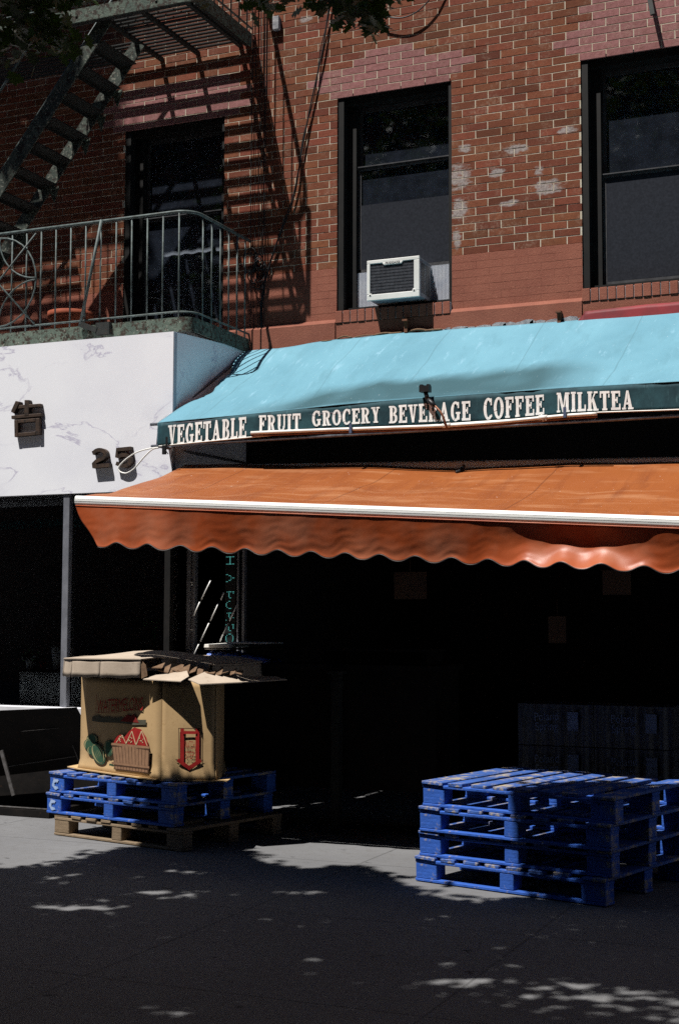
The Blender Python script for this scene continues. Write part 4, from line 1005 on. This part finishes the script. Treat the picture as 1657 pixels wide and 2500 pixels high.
# basket and slices
decal(pr['red'], fA, [(.47,.33),(.50,.40),(.56,.43),(.60,.40),(.66,.47),(.72,.515),(.80,.50),(.86,.42),(.885,.33)], 14)
for a, b, cc in (((.50,.34),(.575,.425),(.62,.34)),((.62,.34),(.69,.475),(.735,.34)),((.74,.34),(.80,.485),(.865,.34))):
    for p, q in ((a, b), (b, cc)):
        decal(pr['seed'], fA, [(p[0],p[1]),(p[0]+.010,p[1]),(q[0]+.010,q[1]),(q[0],q[1])], 15)
    for k in range(7):
        u_ = a[0]+(cc[0]-a[0])*random.uniform(.3,.7); v_ = a[1]+random.uniform(.015,.07); decal(pr['seed'], fA, ellipse(u_, v_, .006, .007, 0, 6), 16)
decal(pr['umber'], fA, [(.448,.335),(.902,.335),(.885,.06),(.48,.06)], 17)
nb = 11
for i in range(nb):
    u0 = i/nb+.006; u1 = (i+1)/nb-.006; decal(pr['tan'], fA, [(.455+u0*.44,.325),(.455+u1*.44,.325),(.487+u1*.392,.068),(.487+u0*.392,.068)], 18)
for v in (.30,.10): decal(pr['umber'], fA, [(.452,v),(.898,v),(.897,v+.008),(.453,v+.008)], 20); decal(pr['tan'], fA, [(.450,v+.012),(.90,v+.012),(.90,v+.035),(.449,v+.035)], 20)
# dark landscape band under the wording
decal(pr['hill'], fA, [(.17,.54),(.17,.585),(.24,.605),(.30,.585),(.36,.600),(.44,.590),(.52,.605),(.60,.60),(.68,.615),(.76,.595),(.84,.60),(.84,.55),(.7,.54),(.5,.545),(.3,.535)], 3)
decal(pr['maroon'], fA, [(.54,.565),(.62,.640),(.66,.625),(.70,.650),(.76,.565)], 4)
for k, mbx in pr.items():
    if mbx.v: mbx.build('printed_'+dict(red='melon_slices', maroon='barn', green='melon_stripes', pale='melons', tan='basket', umber='basket_slats', seed='seeds', hill='landscape')[k], PR[k], BX)
def face_text(name, txt, f, u0, u1, v0, v1, mat, slope=0.0, k=5, ang=0):
    o = text_mesh(name, txt, 1.0, mat, None, Matrix.Identity(4), 0.0)
    me = o.data; xs2 = [v.co.x for v in me.vertices]; ys2 = [v.co.y for v in me.vertices]
    x0, x1, y0, y1 = min(xs2), max(xs2), min(ys2), max(ys2)
    for v in me.vertices:
        a = (v.co.x-x0)/(x1-x0); b = (v.co.y-y0)/(y1-y0)
        v.co = f(u0+(u1-u0)*a, v0+(v1-v0)*b+slope*(a-.5), k)
    o.parent = BX; o.matrix_parent_inverse = parent_inv(BX); return o
face_text('printed_word', 'WATERMELONS', fA, .24, .80, .665, .80, PR['red'], .06)
pm = MB(); decal(pm, fA, [(.22,.635),(.225,.637),(.225,.83),(.22,.83)], 5); decal(pm, fA, [(.22,.633),(.45,.640),(.62,.685),(.80,.695),(.80,.70),(.62,.690),(.45,.645),(.22,.640)], 5); pm.build('printed_frame', PR['maroon'], BX)
def uv_line(mb, f, pts, wd, k):
    for a, b in zip(pts, pts[1:]):
        d = Vector((b[0]-a[0], (b[1]-a[1])*1.7)); d.normalize(); nx, ny = -d.y*wd/2, d.x*wd/2/1.7; ex, ey = d.x*wd*.45, d.y*wd*.45/1.7
        decal(mb, f, [(a[0]-ex+nx,a[1]-ey+ny),(b[0]+ex+nx,b[1]+ey+ny),(b[0]+ex-nx,b[1]+ey-ny),(a[0]-ex-nx,a[1]-ey-ny)], k); k += .2
pm = MB(); uv_line(pm, fB, [(.335,.53),(.335,.215),(.285,.215),(.54,.105),(.80,.215),(.765,.215),(.765,.53),(.335,.53)], .013, 2); pm.build('printed_outline', PR['umber'], BX)
pm = MB(); uv_line(pm, fB, [(.405,.51),(.405,.20)], .07, 4); uv_line(pm, fB, [(.695,.51),(.695,.20)], .07, 4); uv_line(pm, fB, [(.345,.205),(.54,.135),(.74,.205)], .065, 6); uv_line(pm, fB, [(.44,.49),(.66,.49)], .05, 8)
pm.build('printed_arrow', PR['red'], BX)
face_text('printed_word', 'WATCH', fB, .455, .645, .325, .405, PR['red']); face_text('printed_word', 'STEP', fB, .465, .635, .225, .300, PR['red'])
# lid: an intact cap parallel to the shopfront on the left, torn and spread open on the right
V3 = lambda *p: Vector(p)
lidc = V3(-5.15, -2.05, 0)
def lidz(x, y):
    return 1.238+.05*math.exp(-(((x+5.15)/.42)**2+((y+2.12)/.30)**2))-.10*max(0, x+4.95)-.03*max(0, -5.5-x)+.004*nz(x*6,y*6,1)
out = [(-5.505,-2.605),(-5.28,-2.612),(-4.975,-2.60),(-4.955,-2.42),(-4.84,-2.36),(-4.70,-2.34),(-4.58,-2.36),(-4.55,-2.00),(-4.62,-1.55),(-4.9,-1.36),(-5.5,-1.45),(-5.66,-1.8),(-5.655,-2.47)]
mb = MB()
rings = 7; n_ = len(out)
vs_ = []
for r_ in range(rings+1):
    f = (1-r_/(rings+.0))*1.035 if r_ < rings else 0.0
    for x, y in out:
        X_ = lidc.x+(x-lidc.x)*f; Y_ = lidc.y+(y-lidc.y)*f; vs_.append((X_, Y_, lidz(X_, Y_)))
fs_ = [(r_*n_+i, r_*n_+(i+1)%n_, (r_+1)*n_+(i+1)%n_, (r_+1)*n_+i) for r_ in range(rings) for i in range(n_)]
mb.add(vs_, fs_, 0, False); o = mb.build('lid_top', CARDPALE, BX); sol = o.modifiers.new('card', 'SOLIDIFY'); sol.thickness = .007; sol.offset = -1
def skirt(i, h, u0=0.0, u1=1.0, lean=.010, j=None):
    a, b = out[i], out[(i+1)%n_]; a = V3(a[0],a[1],0); b = V3(b[0],b[1],0); p = a.lerp(b, u0); q = a.lerp(b, u1)
    d = (q-p).normalized(); o_ = V3(d.y,-d.x,0); m_ = MB()
    def sf(u, v):
        c = p.lerp(q, u); return V3(c.x, c.y, lidz(c.x, c.y)-h*v+.004*math.sin(u*9)*v)+o_*(.006+lean*v+.005*math.sin(u*7)*v)
    m_.grid(sf, 10, 4); o = m_.build('lid_side', CARDPALE, BX); s2 = o.modifiers.new('card', 'SOLIDIFY'); s2.thickness = .006; return o
skirt(0, .128, -.02, .995); skirt(1, .130, .004, 1); skirt(12, .128, -.03, .99); skirt(11, .125, -.01, 1.02); skirt(10, .12)
skirt(4, .045); skirt(5, .05); skirt(6, .11); skirt(7, .13); skirt(8, .13); skirt(9, .13)
m_ = MB(); m_.prism([V3(-4.945,-2.625,1.103), V3(-4.62,-2.69,1.098), V3(-4.60,-2.62,1.128), V3(-4.70,-2.48,1.165), V3(-4.86,-2.46,1.150)], (0,0,.006)); m_.build('torn_flap', CARDPALE, BX)
m_ = MB(); m_.prism([V3(-4.585,-2.655,1.110), V3(-4.49,-2.68,1.082), V3(-4.30,-2.45,1.090), V3(-4.45,-2.34,1.155), V3(-4.57,-2.42,1.160)], (0,0,.006)); m_.build('torn_flap', CARDPALE, BX)
m_ = MB(); m_.prism([V3(-4.485,-2.68,1.080), V3(-4.29,-2.46,1.0895), V3(-4.16,-2.05,1.095), V3(-4.26,-2.0,1.11), V3(-4.42,-2.36,1.13)], (0,0,.006)); m_.build('torn_flap', CARDPALE, BX)
mb = MB()
for i in range(13):
    x = -4.93+i*.045; y = -2.53+.010*i; z = 1.165-.002*i
    mb.prism([V3(x,y-.02,z+random.uniform(-.025,.03)), V3(x+.085,y-.03,z+random.uniform(-.03,.02)), V3(x+.06,y+.05,z+.03+random.uniform(-.02,.02))], (random.uniform(-.01,.01),random.uniform(-.01,.01),.006))
mb.prism([V3(-4.975,-2.607,1.236), V3(-4.94,-2.60,1.20), V3(-4.92,-2.612,1.13), V3(-4.965,-2.615,1.11)], (0,.004,0))
mb.build('torn_edge', CARDDARK, BX)

# ================================================================== under the awning
mb = MB(); mb.box((-5.53,-1.02,.004), (-5.495,-.98,2.46)); mb.box((-5.47,-1.02,.004), (-5.452,-.98,2.46)); mb.box((-5.4945,-1.0,.004), (-5.4705,-.99,2.46))
RP = tag(mb.build('rail_post', POSTMETAL), 'brown slotted metal post standing under the orange awning beside the lit display', 'post')
mb = MB()
for z in (2.05,1.79,1.77,1.42): mb.box((-5.490,-1.024,z), (-5.472,-1.001,z+.012))
mb.build('rivet', WHITEMETAL, RP)
def zl(x, y, Y): return atY(420+x*.1658, 1330+y*.1658, Y)
def rod(segs, label):  # slanting line of white dashes along a thin black rod
    mb = MB()
    for (xa, ya, xb, yb) in segs: mb.tube([zl(xa,ya,-1.15), zl(xb,yb,-1.15)], .0055, 6)
    a, b = segs[0], segs[-1]; mb.tube([zl(a[0],a[1],-1.143), zl(b[2],b[3],-1.143)], .004, 5, mi=1)
    return tag(mb.build('dashed_rod', [WHITEMETAL, BLACK]), label, 'rod')
rod([(568,530,435,803),(410,842,323,1042)], 'short slanting dashed white rod next to the brown metal post')
rod([(770,695,720,810),(682,870,568,1115),(545,1155,420,1425),(395,1465,310,1655)], 'long slanting dashed white rod reaching the watermelon bin')
rod([(972,855,850,1118),(828,1155,706,1420)], 'slanting dashed white rod crossing the lit vertical display')
LD = thing('led_display', 'narrow black vertical display with a column of turquoise dotted letters', 'display', (-5.2,-.9,1.33))
la0, la1 = zl(785,120,-.9), zl(925,1440,-.9)
mb = MB(); mb.box((la0.x,-.895,1.30), (la1.x,-.85,2.12)); mb.build('case', BLACK, LD)
mb = MB(); mb.box((la1.x+.015,-.90,1.2), (la1.x+.03,-.86,2.3)); mb.box((la1.x+.06,-.90,1.2), (la1.x+.08,-.86,2.3)); mb.build('side_frame', POSTMETAL, LD)
dots = []
def dl(x0, y0, x1, y1, n): dots.extend([(x0+(x1-x0)*i/max(1,n-1), y0+(y1-y0)*i/max(1,n-1)) for i in range(n)])
dl(805,180,820,180,2); dl(840,178,872,178,4); dl(895,176,910,176,2); dl(857,190,857,275,8); dl(805,285,820,285,2); dl(840,284,872,284,4); dl(895,282,910,282,2)
dl(803,440,820,440,2); dl(843,455,858,455,2); dl(870,474,870,474,1); dl(895,488,912,488,2); dl(870,506,870,506,1); dl(843,524,858,524,2); dl(803,543,818,543,2)
dl(815,695,815,695,1); dl(840,693,868,693,3); dl(895,693,910,693,2); dl(840,712,840,765,5); dl(850,782,865,782,2); dl(905,712,905,712,1)
dl(852,832,840,832,2); dl(815,850,815,850,1); dl(800,868,800,905,4); dl(815,922,815,922,1); dl(840,938,866,938,3)
dl(815,1007,815,1007,1); dl(840,1005,868,1005,3); dl(840,1022,840,1060,4); dl(850,1076,850,1076,1); dl(905,1075,905,1075,1); dl(798,1110,798,1110,1)
dl(797,1178,797,1178,1); dl(890,1176,905,1176,2); dl(902,1192,902,1232,4); dl(836,1212,836,1250,4); dl(848,1266,862,1266,2)
dl(836,1315,862,1315,3); dl(810,1333,810,1333,1); dl(888,1333,888,1333,1); dl(796,1350,796,1402,5); dl(899,1350,899,1402,5); dl(808,1420,808,1420,1); dl(890,1418,890,1418,1)
mb = MB()
for x, y in dots:
    p = zl(x, y, -.8965); mb.box((p.x-.0030,-.8985,p.z-.0022), (p.x+.0030,-.8955,p.z+.0022))
mb.build('lit_dots', LED, LD)
# display table with foam board and plastic bag
f0 = atY(508,1576,-1.32); tz_ = f0.z-.125
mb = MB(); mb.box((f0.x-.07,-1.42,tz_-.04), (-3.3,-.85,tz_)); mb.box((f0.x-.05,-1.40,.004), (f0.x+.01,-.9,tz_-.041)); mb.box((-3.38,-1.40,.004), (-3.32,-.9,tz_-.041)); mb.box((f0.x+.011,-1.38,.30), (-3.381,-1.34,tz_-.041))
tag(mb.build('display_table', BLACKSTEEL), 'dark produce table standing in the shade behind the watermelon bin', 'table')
mb = MB()
def bag(u, v):
    t = v*math.pi; x = f0.x+.02+u*.50; r = math.sin(t)**.6
    return (x+.01*nz(u*9,v*5,1), -1.25-.14*math.cos(t)+.02*nz(u*7,v*6,3), tz_+.002+.088*(1-.65*u**1.5)*r+.016*nz(u*13,v*9,5)*r)
mb.grid(bag, 50, 18); mb.grid(lambda u, v: (f0.x+.02+u*.50, -1.39+.28*v, tz_+.001), 4, 4)
tag(mb.build('plastic_bag', PLASTICBLUE), 'crumpled shiny blue plastic bag squeezed under the white foam board', 'plastic bag')
fb = tz_+.098
mb = MB(); mb.box((f0.x,-1.38,fb+.012), (f0.x+.21,-1.05,fb+.040), jit=.004); mb.box((f0.x,-1.375,fb), (f0.x+.21,-1.05,fb+.005)); mb.box((f0.x+.17,-1.34,fb+.0405), (f0.x+.50,-1.05,fb+.053), jit=.003)
tag(bevel(mb.build('foam_board', FOAM), .003, 1), 'white foam boards stacked flat on the blue plastic bag', 'foam board')
# thin dark shelf continuing right
mb = MB(); mb.box((f0.x+.23,-1.36,fb-.002), (-3.4,-.95,fb+.012)); mb.box((-3.44,-1.34,tz_+.001), (-3.41,-1.0,fb-.003)); mb.box((-4.2,-1.34,tz_+.001), (-4.17,-1.0,fb-.003))
tag(mb.build('shelf_board', BLACKSTEEL), 'thin dark shelf board raised on battens over the produce table', 'shelf')
# tall pale-edged post in the shade, hanging cards
p = atY(822,1700,-1.5); mb = MB(); mb.box((p.x-.03,-1.53,.004), (p.x+.03,-1.47,1.12)); mb.box((p.x-.05,-1.56,1.1205), (p.x+.05,-1.44,1.14)); 
for z in (.35,.72,1.02): mb.box((p.x-.034,-1.534,z), (p.x+.034,-1.466,z+.05))
tag(mb.build('stand_post', IRONDARK), 'short grey banded post standing in the shade between the pallet stacks', 'post')
def card(px0, py0, px1, py1, Y, label):
    a = atY(px0, py1, Y); b = atY(px1, py0, Y); mb = MB(); mb.box((a.x,Y-.002,a.z), (b.x,Y+.002,b.z))
    mb.tube([((a.x+b.x)/2,Y,b.z), ((a.x+b.x)/2,Y,b.z+.12)], .0015, 4); tag(mb.build('price_card', CARDSIGN), label, 'price card', 'blank brown price cards hanging under the orange awning')
card(962,1396,1040,1463,-1.9,'largest brown price card hanging under the orange scallops'); card(1338,1505,1380,1570,-1.2,'small narrow brown price card hanging low above the water cases'); card(1470,1392,1538,1452,-1.7,'brown price card hanging under the scallops at right')
# shrink-wrapped water cases
cw = .50; ch_ = .272; cy = -1.72
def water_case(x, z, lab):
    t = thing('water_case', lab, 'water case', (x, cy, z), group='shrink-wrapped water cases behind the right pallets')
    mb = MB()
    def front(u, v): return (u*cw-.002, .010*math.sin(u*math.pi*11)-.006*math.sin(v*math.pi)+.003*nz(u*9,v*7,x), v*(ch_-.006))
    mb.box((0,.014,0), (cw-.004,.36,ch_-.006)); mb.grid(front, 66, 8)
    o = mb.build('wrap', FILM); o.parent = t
    for j, wd in enumerate(('Poland','Spring')):
        q = text_mesh('printed_word', wd, .075, CASEINK, None, Matrix.Translation((.19,-.017,.185-.062*j)) @ FRONT @ Matrix.Rotation(R(3), 4, 'Z'), .0005, .82); q.parent = t
    mb = MB(); mb.box((.33,-.018,.10), (.40,-.0165,.22)); mb.build('printed_panel', CASEINK).parent = t
    return t
rows = ['bottom','middle','top']; k = 0
for r_ in range(3):
    for c_ in range(2):
        water_case(-2.63+c_*(cw+.004), .15+r_*ch_, f'wrapped water case on the {rows[r_]} row of the stack, {"left" if c_ == 0 else "right"} column')
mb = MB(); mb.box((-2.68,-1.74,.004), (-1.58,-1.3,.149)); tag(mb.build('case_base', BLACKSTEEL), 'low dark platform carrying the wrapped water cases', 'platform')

# ================================================================== left shopfront contents, cellar hatch
zc = lambda x, y, Y: atY(x*.3213, 1200+y*.3213, Y)
a = zc(150,1500,-.98); b = zc(480,1375,-.98)
mb = MB(); mb.box((a.x,-.98,.749), (b.x+.35,-.70,b.z), 0); mb.box((a.x-.01,-.99,b.z+.0005), (b.x+.36,-.69,b.z+.012), 1)
tag(bevel(mb.build('planter_box', [POTWHITE, BLACKSTEEL]), .004), 'long white planter box on the shelf behind the left shop window', 'planter')
zt_ = b.z+.0125
def leaves_at(mb, c, n, r, size):
    for i in range(n):
        d = Vector((random.gauss(0,1), random.gauss(0,1), abs(random.gauss(0,1)))).normalized()*r*random.uniform(.3,1)
        q = Vector(c)+d; t1 = Vector((random.gauss(0,1), random.gauss(0,1), random.gauss(0,.6))).normalized(); t2 = t1.cross(Vector((random.gauss(0,1),random.gauss(0,1),random.gauss(0,1)))).normalized()
        mb.poly([q-t1*size, q-t2*size*.45, q+t1*size, q+t2*size*.45])
PLANTGREEN = m_noise('houseplant_green', (.05,.14,.05), (.03,.09,.035), 20, .35, .5, 0)
def pot(x, r, h, lab, mat, plant=0, prad=.1, y=-.86):
    t = thing('potted_plant' if plant else 'plant_pot', lab, 'plant pot', (x, y, zt_))
    mb = MB(); mb.lathe([(0,0),(r*.7,0),(r,h),(r*.9,h),(r*.85,h*.9),(0,h*.88)], (x,y,zt_), 20); mb.build('pot', mat, t)
    if plant: mb = MB(); leaves_at(mb, (x,y,zt_+h), plant, prad, .028); mb.tube([(x,y,zt_+h*.8),(x,y,zt_+h+prad*.6)], .006, 5); mb.build('foliage', PLANTGREEN, t)
pot(zc(245,1330,-.86).x, .055, .09, 'small white pot of leafy green plant on the planter box', POTWHITE, 60, .11)
pot(zc(450,1300,-.86).x, .065, .19, 'tall empty white pot on the planter box beside the post', POTWHITE)
pot(zc(330,1330,-.86).x, .03, .07, 'tiny red pot between the white pots', m_noise('red_glaze', (.25,.02,.015), (.2,.02,.015), 6, .4, .4, 0))
mb = MB(); c = atY(375,1545,-.7)
for i in range(9):
    an = R(20+i*40); p1 = Vector((c.x+.05*math.cos(an), -.7+.05*math.sin(an), c.z+.10)); p2 = Vector((c.x+.20*math.cos(an), -.7+.16*math.sin(an), c.z+.04+.03*(i%3)))
    st = smooth([(c.x,-.7,c.z-.12), p1, p2], 5)
    for q0, q1 in zip(st, st[1:]): mb.poly([q0+Vector((0,.012,.004)), q1+Vector((0,.010,.004)), q1-Vector((0,.010,-.004)), q0-Vector((0,.012,-.004))])
t = thing('potted_plant', 'green strap-leaved plant behind the dark glass above the watermelon bin', 'potted plant', (c.x,-.7,.75))
mb.build('foliage', PLANTGREEN, t); mb = MB(); mb.lathe([(0,0),(.08,0),(.11,c.z-.12-.75),(.0,c.z-.14-.75)], (c.x,-.7,.75), 18); mb.build('pot', BLACKSTEEL, t)

CH = thing('cellar_hatch', 'black steel cellar hatch with its door leaf raised against the shopfront', 'cellar hatch', (-7.3,-1.5,0))
hx0, hx1 = -8.75, -6.30
mb = MB(); mb.box((hx0,-1.72,.004), (hx1,-1.66,.055)); mb.box((hx0,-1.6595,.004), (hx0+.06,-1.24,.055)); mb.box((hx1-.06,-1.6595,.004), (hx1,-1.24,.055)); mb.box((hx0+.061,-1.6595,.004), (hx1-.061,-1.24,.010)); mb.build('frame', BLACKSTEEL, CH)
LF = [atY(-260,1745,-1.62), atY(186,1727,-1.62), atY(204,1762,-1.57), atY(197,1872,-1.32), atY(-260,1925,-1.30)]
mb = MB(); mb.prism(LF, (0,.012,0)); mb.build('door_leaf', BLACKSTEEL, CH)
RUSTEDGE = m_noise('rubbed_steel_edge', (.10,.095,.095), (.05,.045,.04), 30, .45, .5, .2)
def lf(px, py, k=.006):
    f = (py-1735)/(1890-1735); return atY(px, py, -1.62+.30*f-k)
mb = MB(); mb.tube([lf(-100,1800), lf(145,1777)], .003, 5); mb.tube([lf(18,1872), lf(186,1846)], .004, 5); mb.tube([lf(178,1818), lf(196,1866)], .004, 5); mb.tube([(hx0,-1.69,.062),(hx1,-1.69,.062)], .009, 6); mb.build('edge_angle', RUSTEDGE, CH)
mb = MB(); mb.bar(atY(4,1832,-1.66), atY(34,1942,-1.66), .03, .012, (0,1,0)); mb.build('prop_bar', RUSTEDGE, CH)

# ================================================================== street tree
def leaf_shape(c, t, n_, size):
    """a lobed leaf as one flat polygon"""
    b = n_.cross(t).normalized(); t = t.normalized()
    L_ = [(0,0),(.10,.05),(.20,.26),(.30,.12),(.42,.40),(.55,.16),(.70,.33),(.80,.12),(1,0)]
    pts = [(x, y) for x, y in L_]+[(x, -y) for x, y in L_[-2:0:-1]]
    return [c+t*x*size+b*y*size for x, y in pts]
TR = thing('street_tree', 'leafy street tree at the kerb with dark lobed leaves hanging overhead', 'tree', (-4.9,-8.0,0))
mb = MB()
trunk = smooth([(-4.9,-8.0,-.05),(-4.87,-7.98,1.4),(-4.75,-7.9,2.8),(-4.6,-7.85,4.2),(-4.4,-7.9,5.6),(-4.3,-7.8,7.2)], 4)
mb.tube(trunk, [.17*(1-.72*i/(len(trunk)-1)) for i in range(len(trunk))], 12); mb.build('trunk', BARK, TR)
limbs = []
crown = []
KS = SUN.x/-SUN.z, SUN.y/-SUN.z                     # shadow shift per metre of height
edge = [(-12,-4.2),(-6.2,-3.80),(-5.28,-3.66),(-5.08,-3.3),(-4.98,-2.60),(-4.88,-2.40),(-4.52,-2.34),(-4.38,-2.34),(-4.2,-2.36),(-4.02,-2.78),(-3.7,-2.95),(-3.45,-2.68),(-3.15,-2.85),(-3.0,-2.95),(-2.9,-3.12),(-2.78,-3.34),(-2.35,-3.42),(-2.12,-3.2),(-1.97,-2.6),(-1.8,-2.34),(-1.2,-2.34),(-.8,-2.6),(0,-3),(4,-3)]
def edge_y(x):
    for a, b in zip(edge, edge[1:]):
        if x <= b[0]: return a[1]+(b[1]-a[1])*(x-a[0])/(b[0]-a[0])
    return -3
def in_view(p, m=60):
    q = p-CAM; zc_ = q.dot(fw)
    if zc_ < .3: return False
    py = 1250-F*q.dot(up)/zc_; px = 828.5+F*q.dot(rt)/zc_
    return py > -m and -140 < px < 1800
GAPS = [(-1.32,-5.13,.66,.15)]
for px_, py_, hw, hh in ((155,300,.16,.06),(230,300,.15,.06),(390,268,.22,.05),(375,370,.11,.05),(640,380,.10,.04),(715,410,.10,.045),(600,322,.13,.03),(400,540,.11,.05),(345,527,.07,.03),(830,533,.07,.03),(845,462,.08,.03),(910,488,.05,.03),(1010,450,.06,.03),(1190,450,.05,.03),(1025,320,.13,.05),(1020,352,.08,.03),(740,265,.16,.04),(1140,407,.06,.03),(440,215,.2,.05),(300,232,.1,.03)):
    q = atZ(px_*1.0567, 1900+py_*1.0567, 0); GAPS.append((q.x, q.y, hw, hh))
def shadow_of(p): return p.x+p.z*KS[0], p.y+p.z*KS[1]    # where its shadow meets the pavement
def sunlit(p):
    """spots and margins of the pavement that the canopy leaves open to the sun"""
    gx, gy = shadow_of(p)
    if gy > edge_y(gx)+.16*nz(gx*3.1,gy*3.1,1)+.05*nz(gx*11,gy*11,1): return random.random() < .93
    for k_, (a, b, c, e) in enumerate(GAPS):
        if ((gx-a)/(c*1.25))**2+((gy-b)/(e*1.9))**2 < 1+.5*nz(gx*7,gy*7,k_): return random.random() < (.72 if k_ == 0 else .95)
    return False
def inside():
    """a point of the canopy, which stays below the sun's path to the shopfronts"""
    while True:
        gx = random.uniform(-8.4, 1.6); gy = random.uniform(-9.2, -2.2); z = 6.7+random.uniform(-1.9,1.9)
        if gy > edge_y(gx)-.22: continue
        p = Vector((gx-z*KS[0], gy-z*KS[1], z))
        if in_view(p): continue
        return p
clumps = [(inside(), .20) for _ in range(2300)]
# thinner outer growth along the shadow's edge
while len(clumps) < 2560:
    gx = random.uniform(-7, 1); gy = edge_y(gx)-random.uniform(.10,.62); z = random.uniform(4.8,8.2)
    p = Vector((gx-z*KS[0], gy-z*KS[1], z))
    if not in_view(p): clumps.append((p, .085))
# leaves of an added unseen tree, placed to keep the sun off the fire escape's stair and the bricks behind it
hi = []
while len(hi) < 300:
    tx, tz = random.uniform(-9.2,-6.35), random.uniform(5.15,7.9); t = random.uniform(3.4,5.2)
    if tx > -7.0+.35*nz(tz*2.3,1,2)+.10*(tz-5.5): continue
    if nz(tx*3.1, tz*3.1, 5) > .30: continue
    hi.append((Vector((tx-SUN.x/SUN.y*t, -t, tz-SUN.z/SUN.y*t)), .11))
while len(hi) < 345:
    tx, tz = random.uniform(-6.80,-6.22), random.uniform(3.15,3.75); t = random.uniform(3.4,4.6)
    hi.append((Vector((tx-SUN.x/SUN.y*t, -t, tz-SUN.z/SUN.y*t)), .07))
for i in range(0, 2560, 44):
    p = clumps[i][0]; base = trunk[random.randrange(10, len(trunk))] ; m_ = MB(); mid = base.lerp(p, .5)+Vector((0,0,.25))
    m_.tube(smooth([base, mid, p], 4), [.045-.0045*k for k in range(9)], 6)
    if any(in_view(Vector(v), 5) for v in m_.v): continue
    m_.build('branch', BARK, TR)
mb = MB(); tl = []
def add_leaf(p, size):
    t = Vector((random.gauss(0,1), random.gauss(0,1), random.gauss(-.3,.6))).normalized(); n_ = Vector((random.gauss(0,.5), random.gauss(0,.5), 1)).normalized()
    mb.poly(leaf_shape(p, t, n_, size)); k = random.uniform(.7,1.25); tl.append((.030*k,.060*k*random.uniform(.9,1.1),.014*k))
for c, sp in clumps:
    for _ in range(random.randint(28, 46)):
        q = c+Vector((random.gauss(0,sp), random.gauss(0,sp), random.gauss(0,sp*.75)))
        if not in_view(q, 20) and not sunlit(q): add_leaf(q, random.uniform(.10,.165))
# twigs dipping into view at the top edge
def sprig(px0, py0, px1, py1, Y, n, spread):
    a = atY(px0, py0, Y); b = atY(px1, py1, Y)
    for i in range(n):
        t = random.random(); p = a.lerp(b, t)+Vector((random.gauss(0,spread), random.gauss(0,spread*1.5), random.gauss(0,spread*.6)))
        add_leaf(p, random.uniform(.05,.085))
def sprig_px(pts, Y, n, size=(.05,.085), jy=.25):
    for i in range(n):
        px, py, sx, sy = random.choice(pts); p = atY(px+random.gauss(0,sx), py+random.gauss(0,sy), Y+random.uniform(-jy,jy)); add_leaf(p, random.uniform(*size))
sprig_px([(560,-60,60,50),(640,-20,35,22),(690,-40,50,28),(750,-45,35,20),(880,-30,40,25),(840,0,28,20),(860,20,18,15),(905,25,12,20),(930,-20,22,20),(912,60,5,14)], -6.1, 330)
sprig_px([(40,20,50,50),(90,70,40,35),(20,110,40,35),(110,10,40,40),(60,-60,90,40),(150,-30,40,25),(130,95,22,14)], -6.3, 420)
sprig_px([(60,260,60,35),(150,330,60,50),(210,400,45,45),(90,420,60,50),(250,300,30,45),(20,340,40,50)], -3.2, 300, (.07,.12), .5) if False else None
cr = mb.build('crown', LEAF, TR); tint(cr, tl)
T2 = thing('street_tree', 'unseen tall tree added further left, its high limb placed to shade the fire escape', 'tree', (-13.2,-6.2,0))
mb = MB(); tk = smooth([(-13.2,-6.2,-.05),(-13.1,-6.1,5),(-12.9,-5.9,10),(-12.6,-5.6,15),(-12.3,-5.3,19)], 4)
mb.tube(tk, [.24*(1-.8*i/(len(tk)-1)) for i in range(len(tk))], 12); mb.build('trunk', BARK, T2)
for i in range(0, len(hi), 14):
    p = hi[i][0]; b_ = tk[-1].lerp(tk[-4], random.random()); m_ = MB(); mid = b_.lerp(p, .5)+Vector((0,0,.5)); m_.tube(smooth([b_, mid, p], 3), [.05-.006*k for k in range(7)], 6); m_.build('branch', BARK, T2)
mb = MB(); tl = []
for c, sp in hi:
    for _ in range(34): add_leaf(c+SUN*random.gauss(0,.35)+Vector((random.gauss(0,sp), 0, random.gauss(0,sp))), random.uniform(.09,.15))
cr = mb.build('crown', LEAF, T2); tint(cr, tl)

# ================================================================== unseen building across the street, made tall to block the sky
OB = thing('unseen_tenement', 'long brick tenement row across the street behind the camera', 'building', (-4,-25,0))
mb = MB(); mb.box((-60,-36,-.14), (50,-23,31)); mb.box((-60,-22.99,30.2), (50,-22.6,31.2)); mb.build('wall', OLDBRICK, OB)
pm = None
for i in range(16):
    for j in range(7):
        if pm is None:
            mb = MB(); mb.box((-.6,-.06,0), (.6,.04,1.9)); pm = mb.build('window', DARKPANE); q = pm
        else: q = pm.copy(); COL.objects.link(q)
        q.parent = OB; q.matrix_parent_inverse = parent_inv(OB); q.location = (-50+i*6, -22.98, 3.6+j*3.7)

for nm_, xa, xb, hh, lab in (('left', -34, X0-.31, 16, 'plain brick tenement adjoining the grocery building on its left'), ('right', X1+.31, 30, 18.5, 'plain brick tenement adjoining the grocery building on its right')):  # unseen neighbours added to narrow the strip of open sky
    t = thing('unseen_tenement', lab, 'building', ((xa+xb)/2, 4, 0)); mb = MB(); mb.box((xa,0,-.14), (xb,9,hh)); mb.build('wall', OLDBRICK, t)
    mb = MB(); mb.box((xa,-.25,hh+.001), (xb,9,hh+.6)); mb.build('cornice', IRONDARK, t)
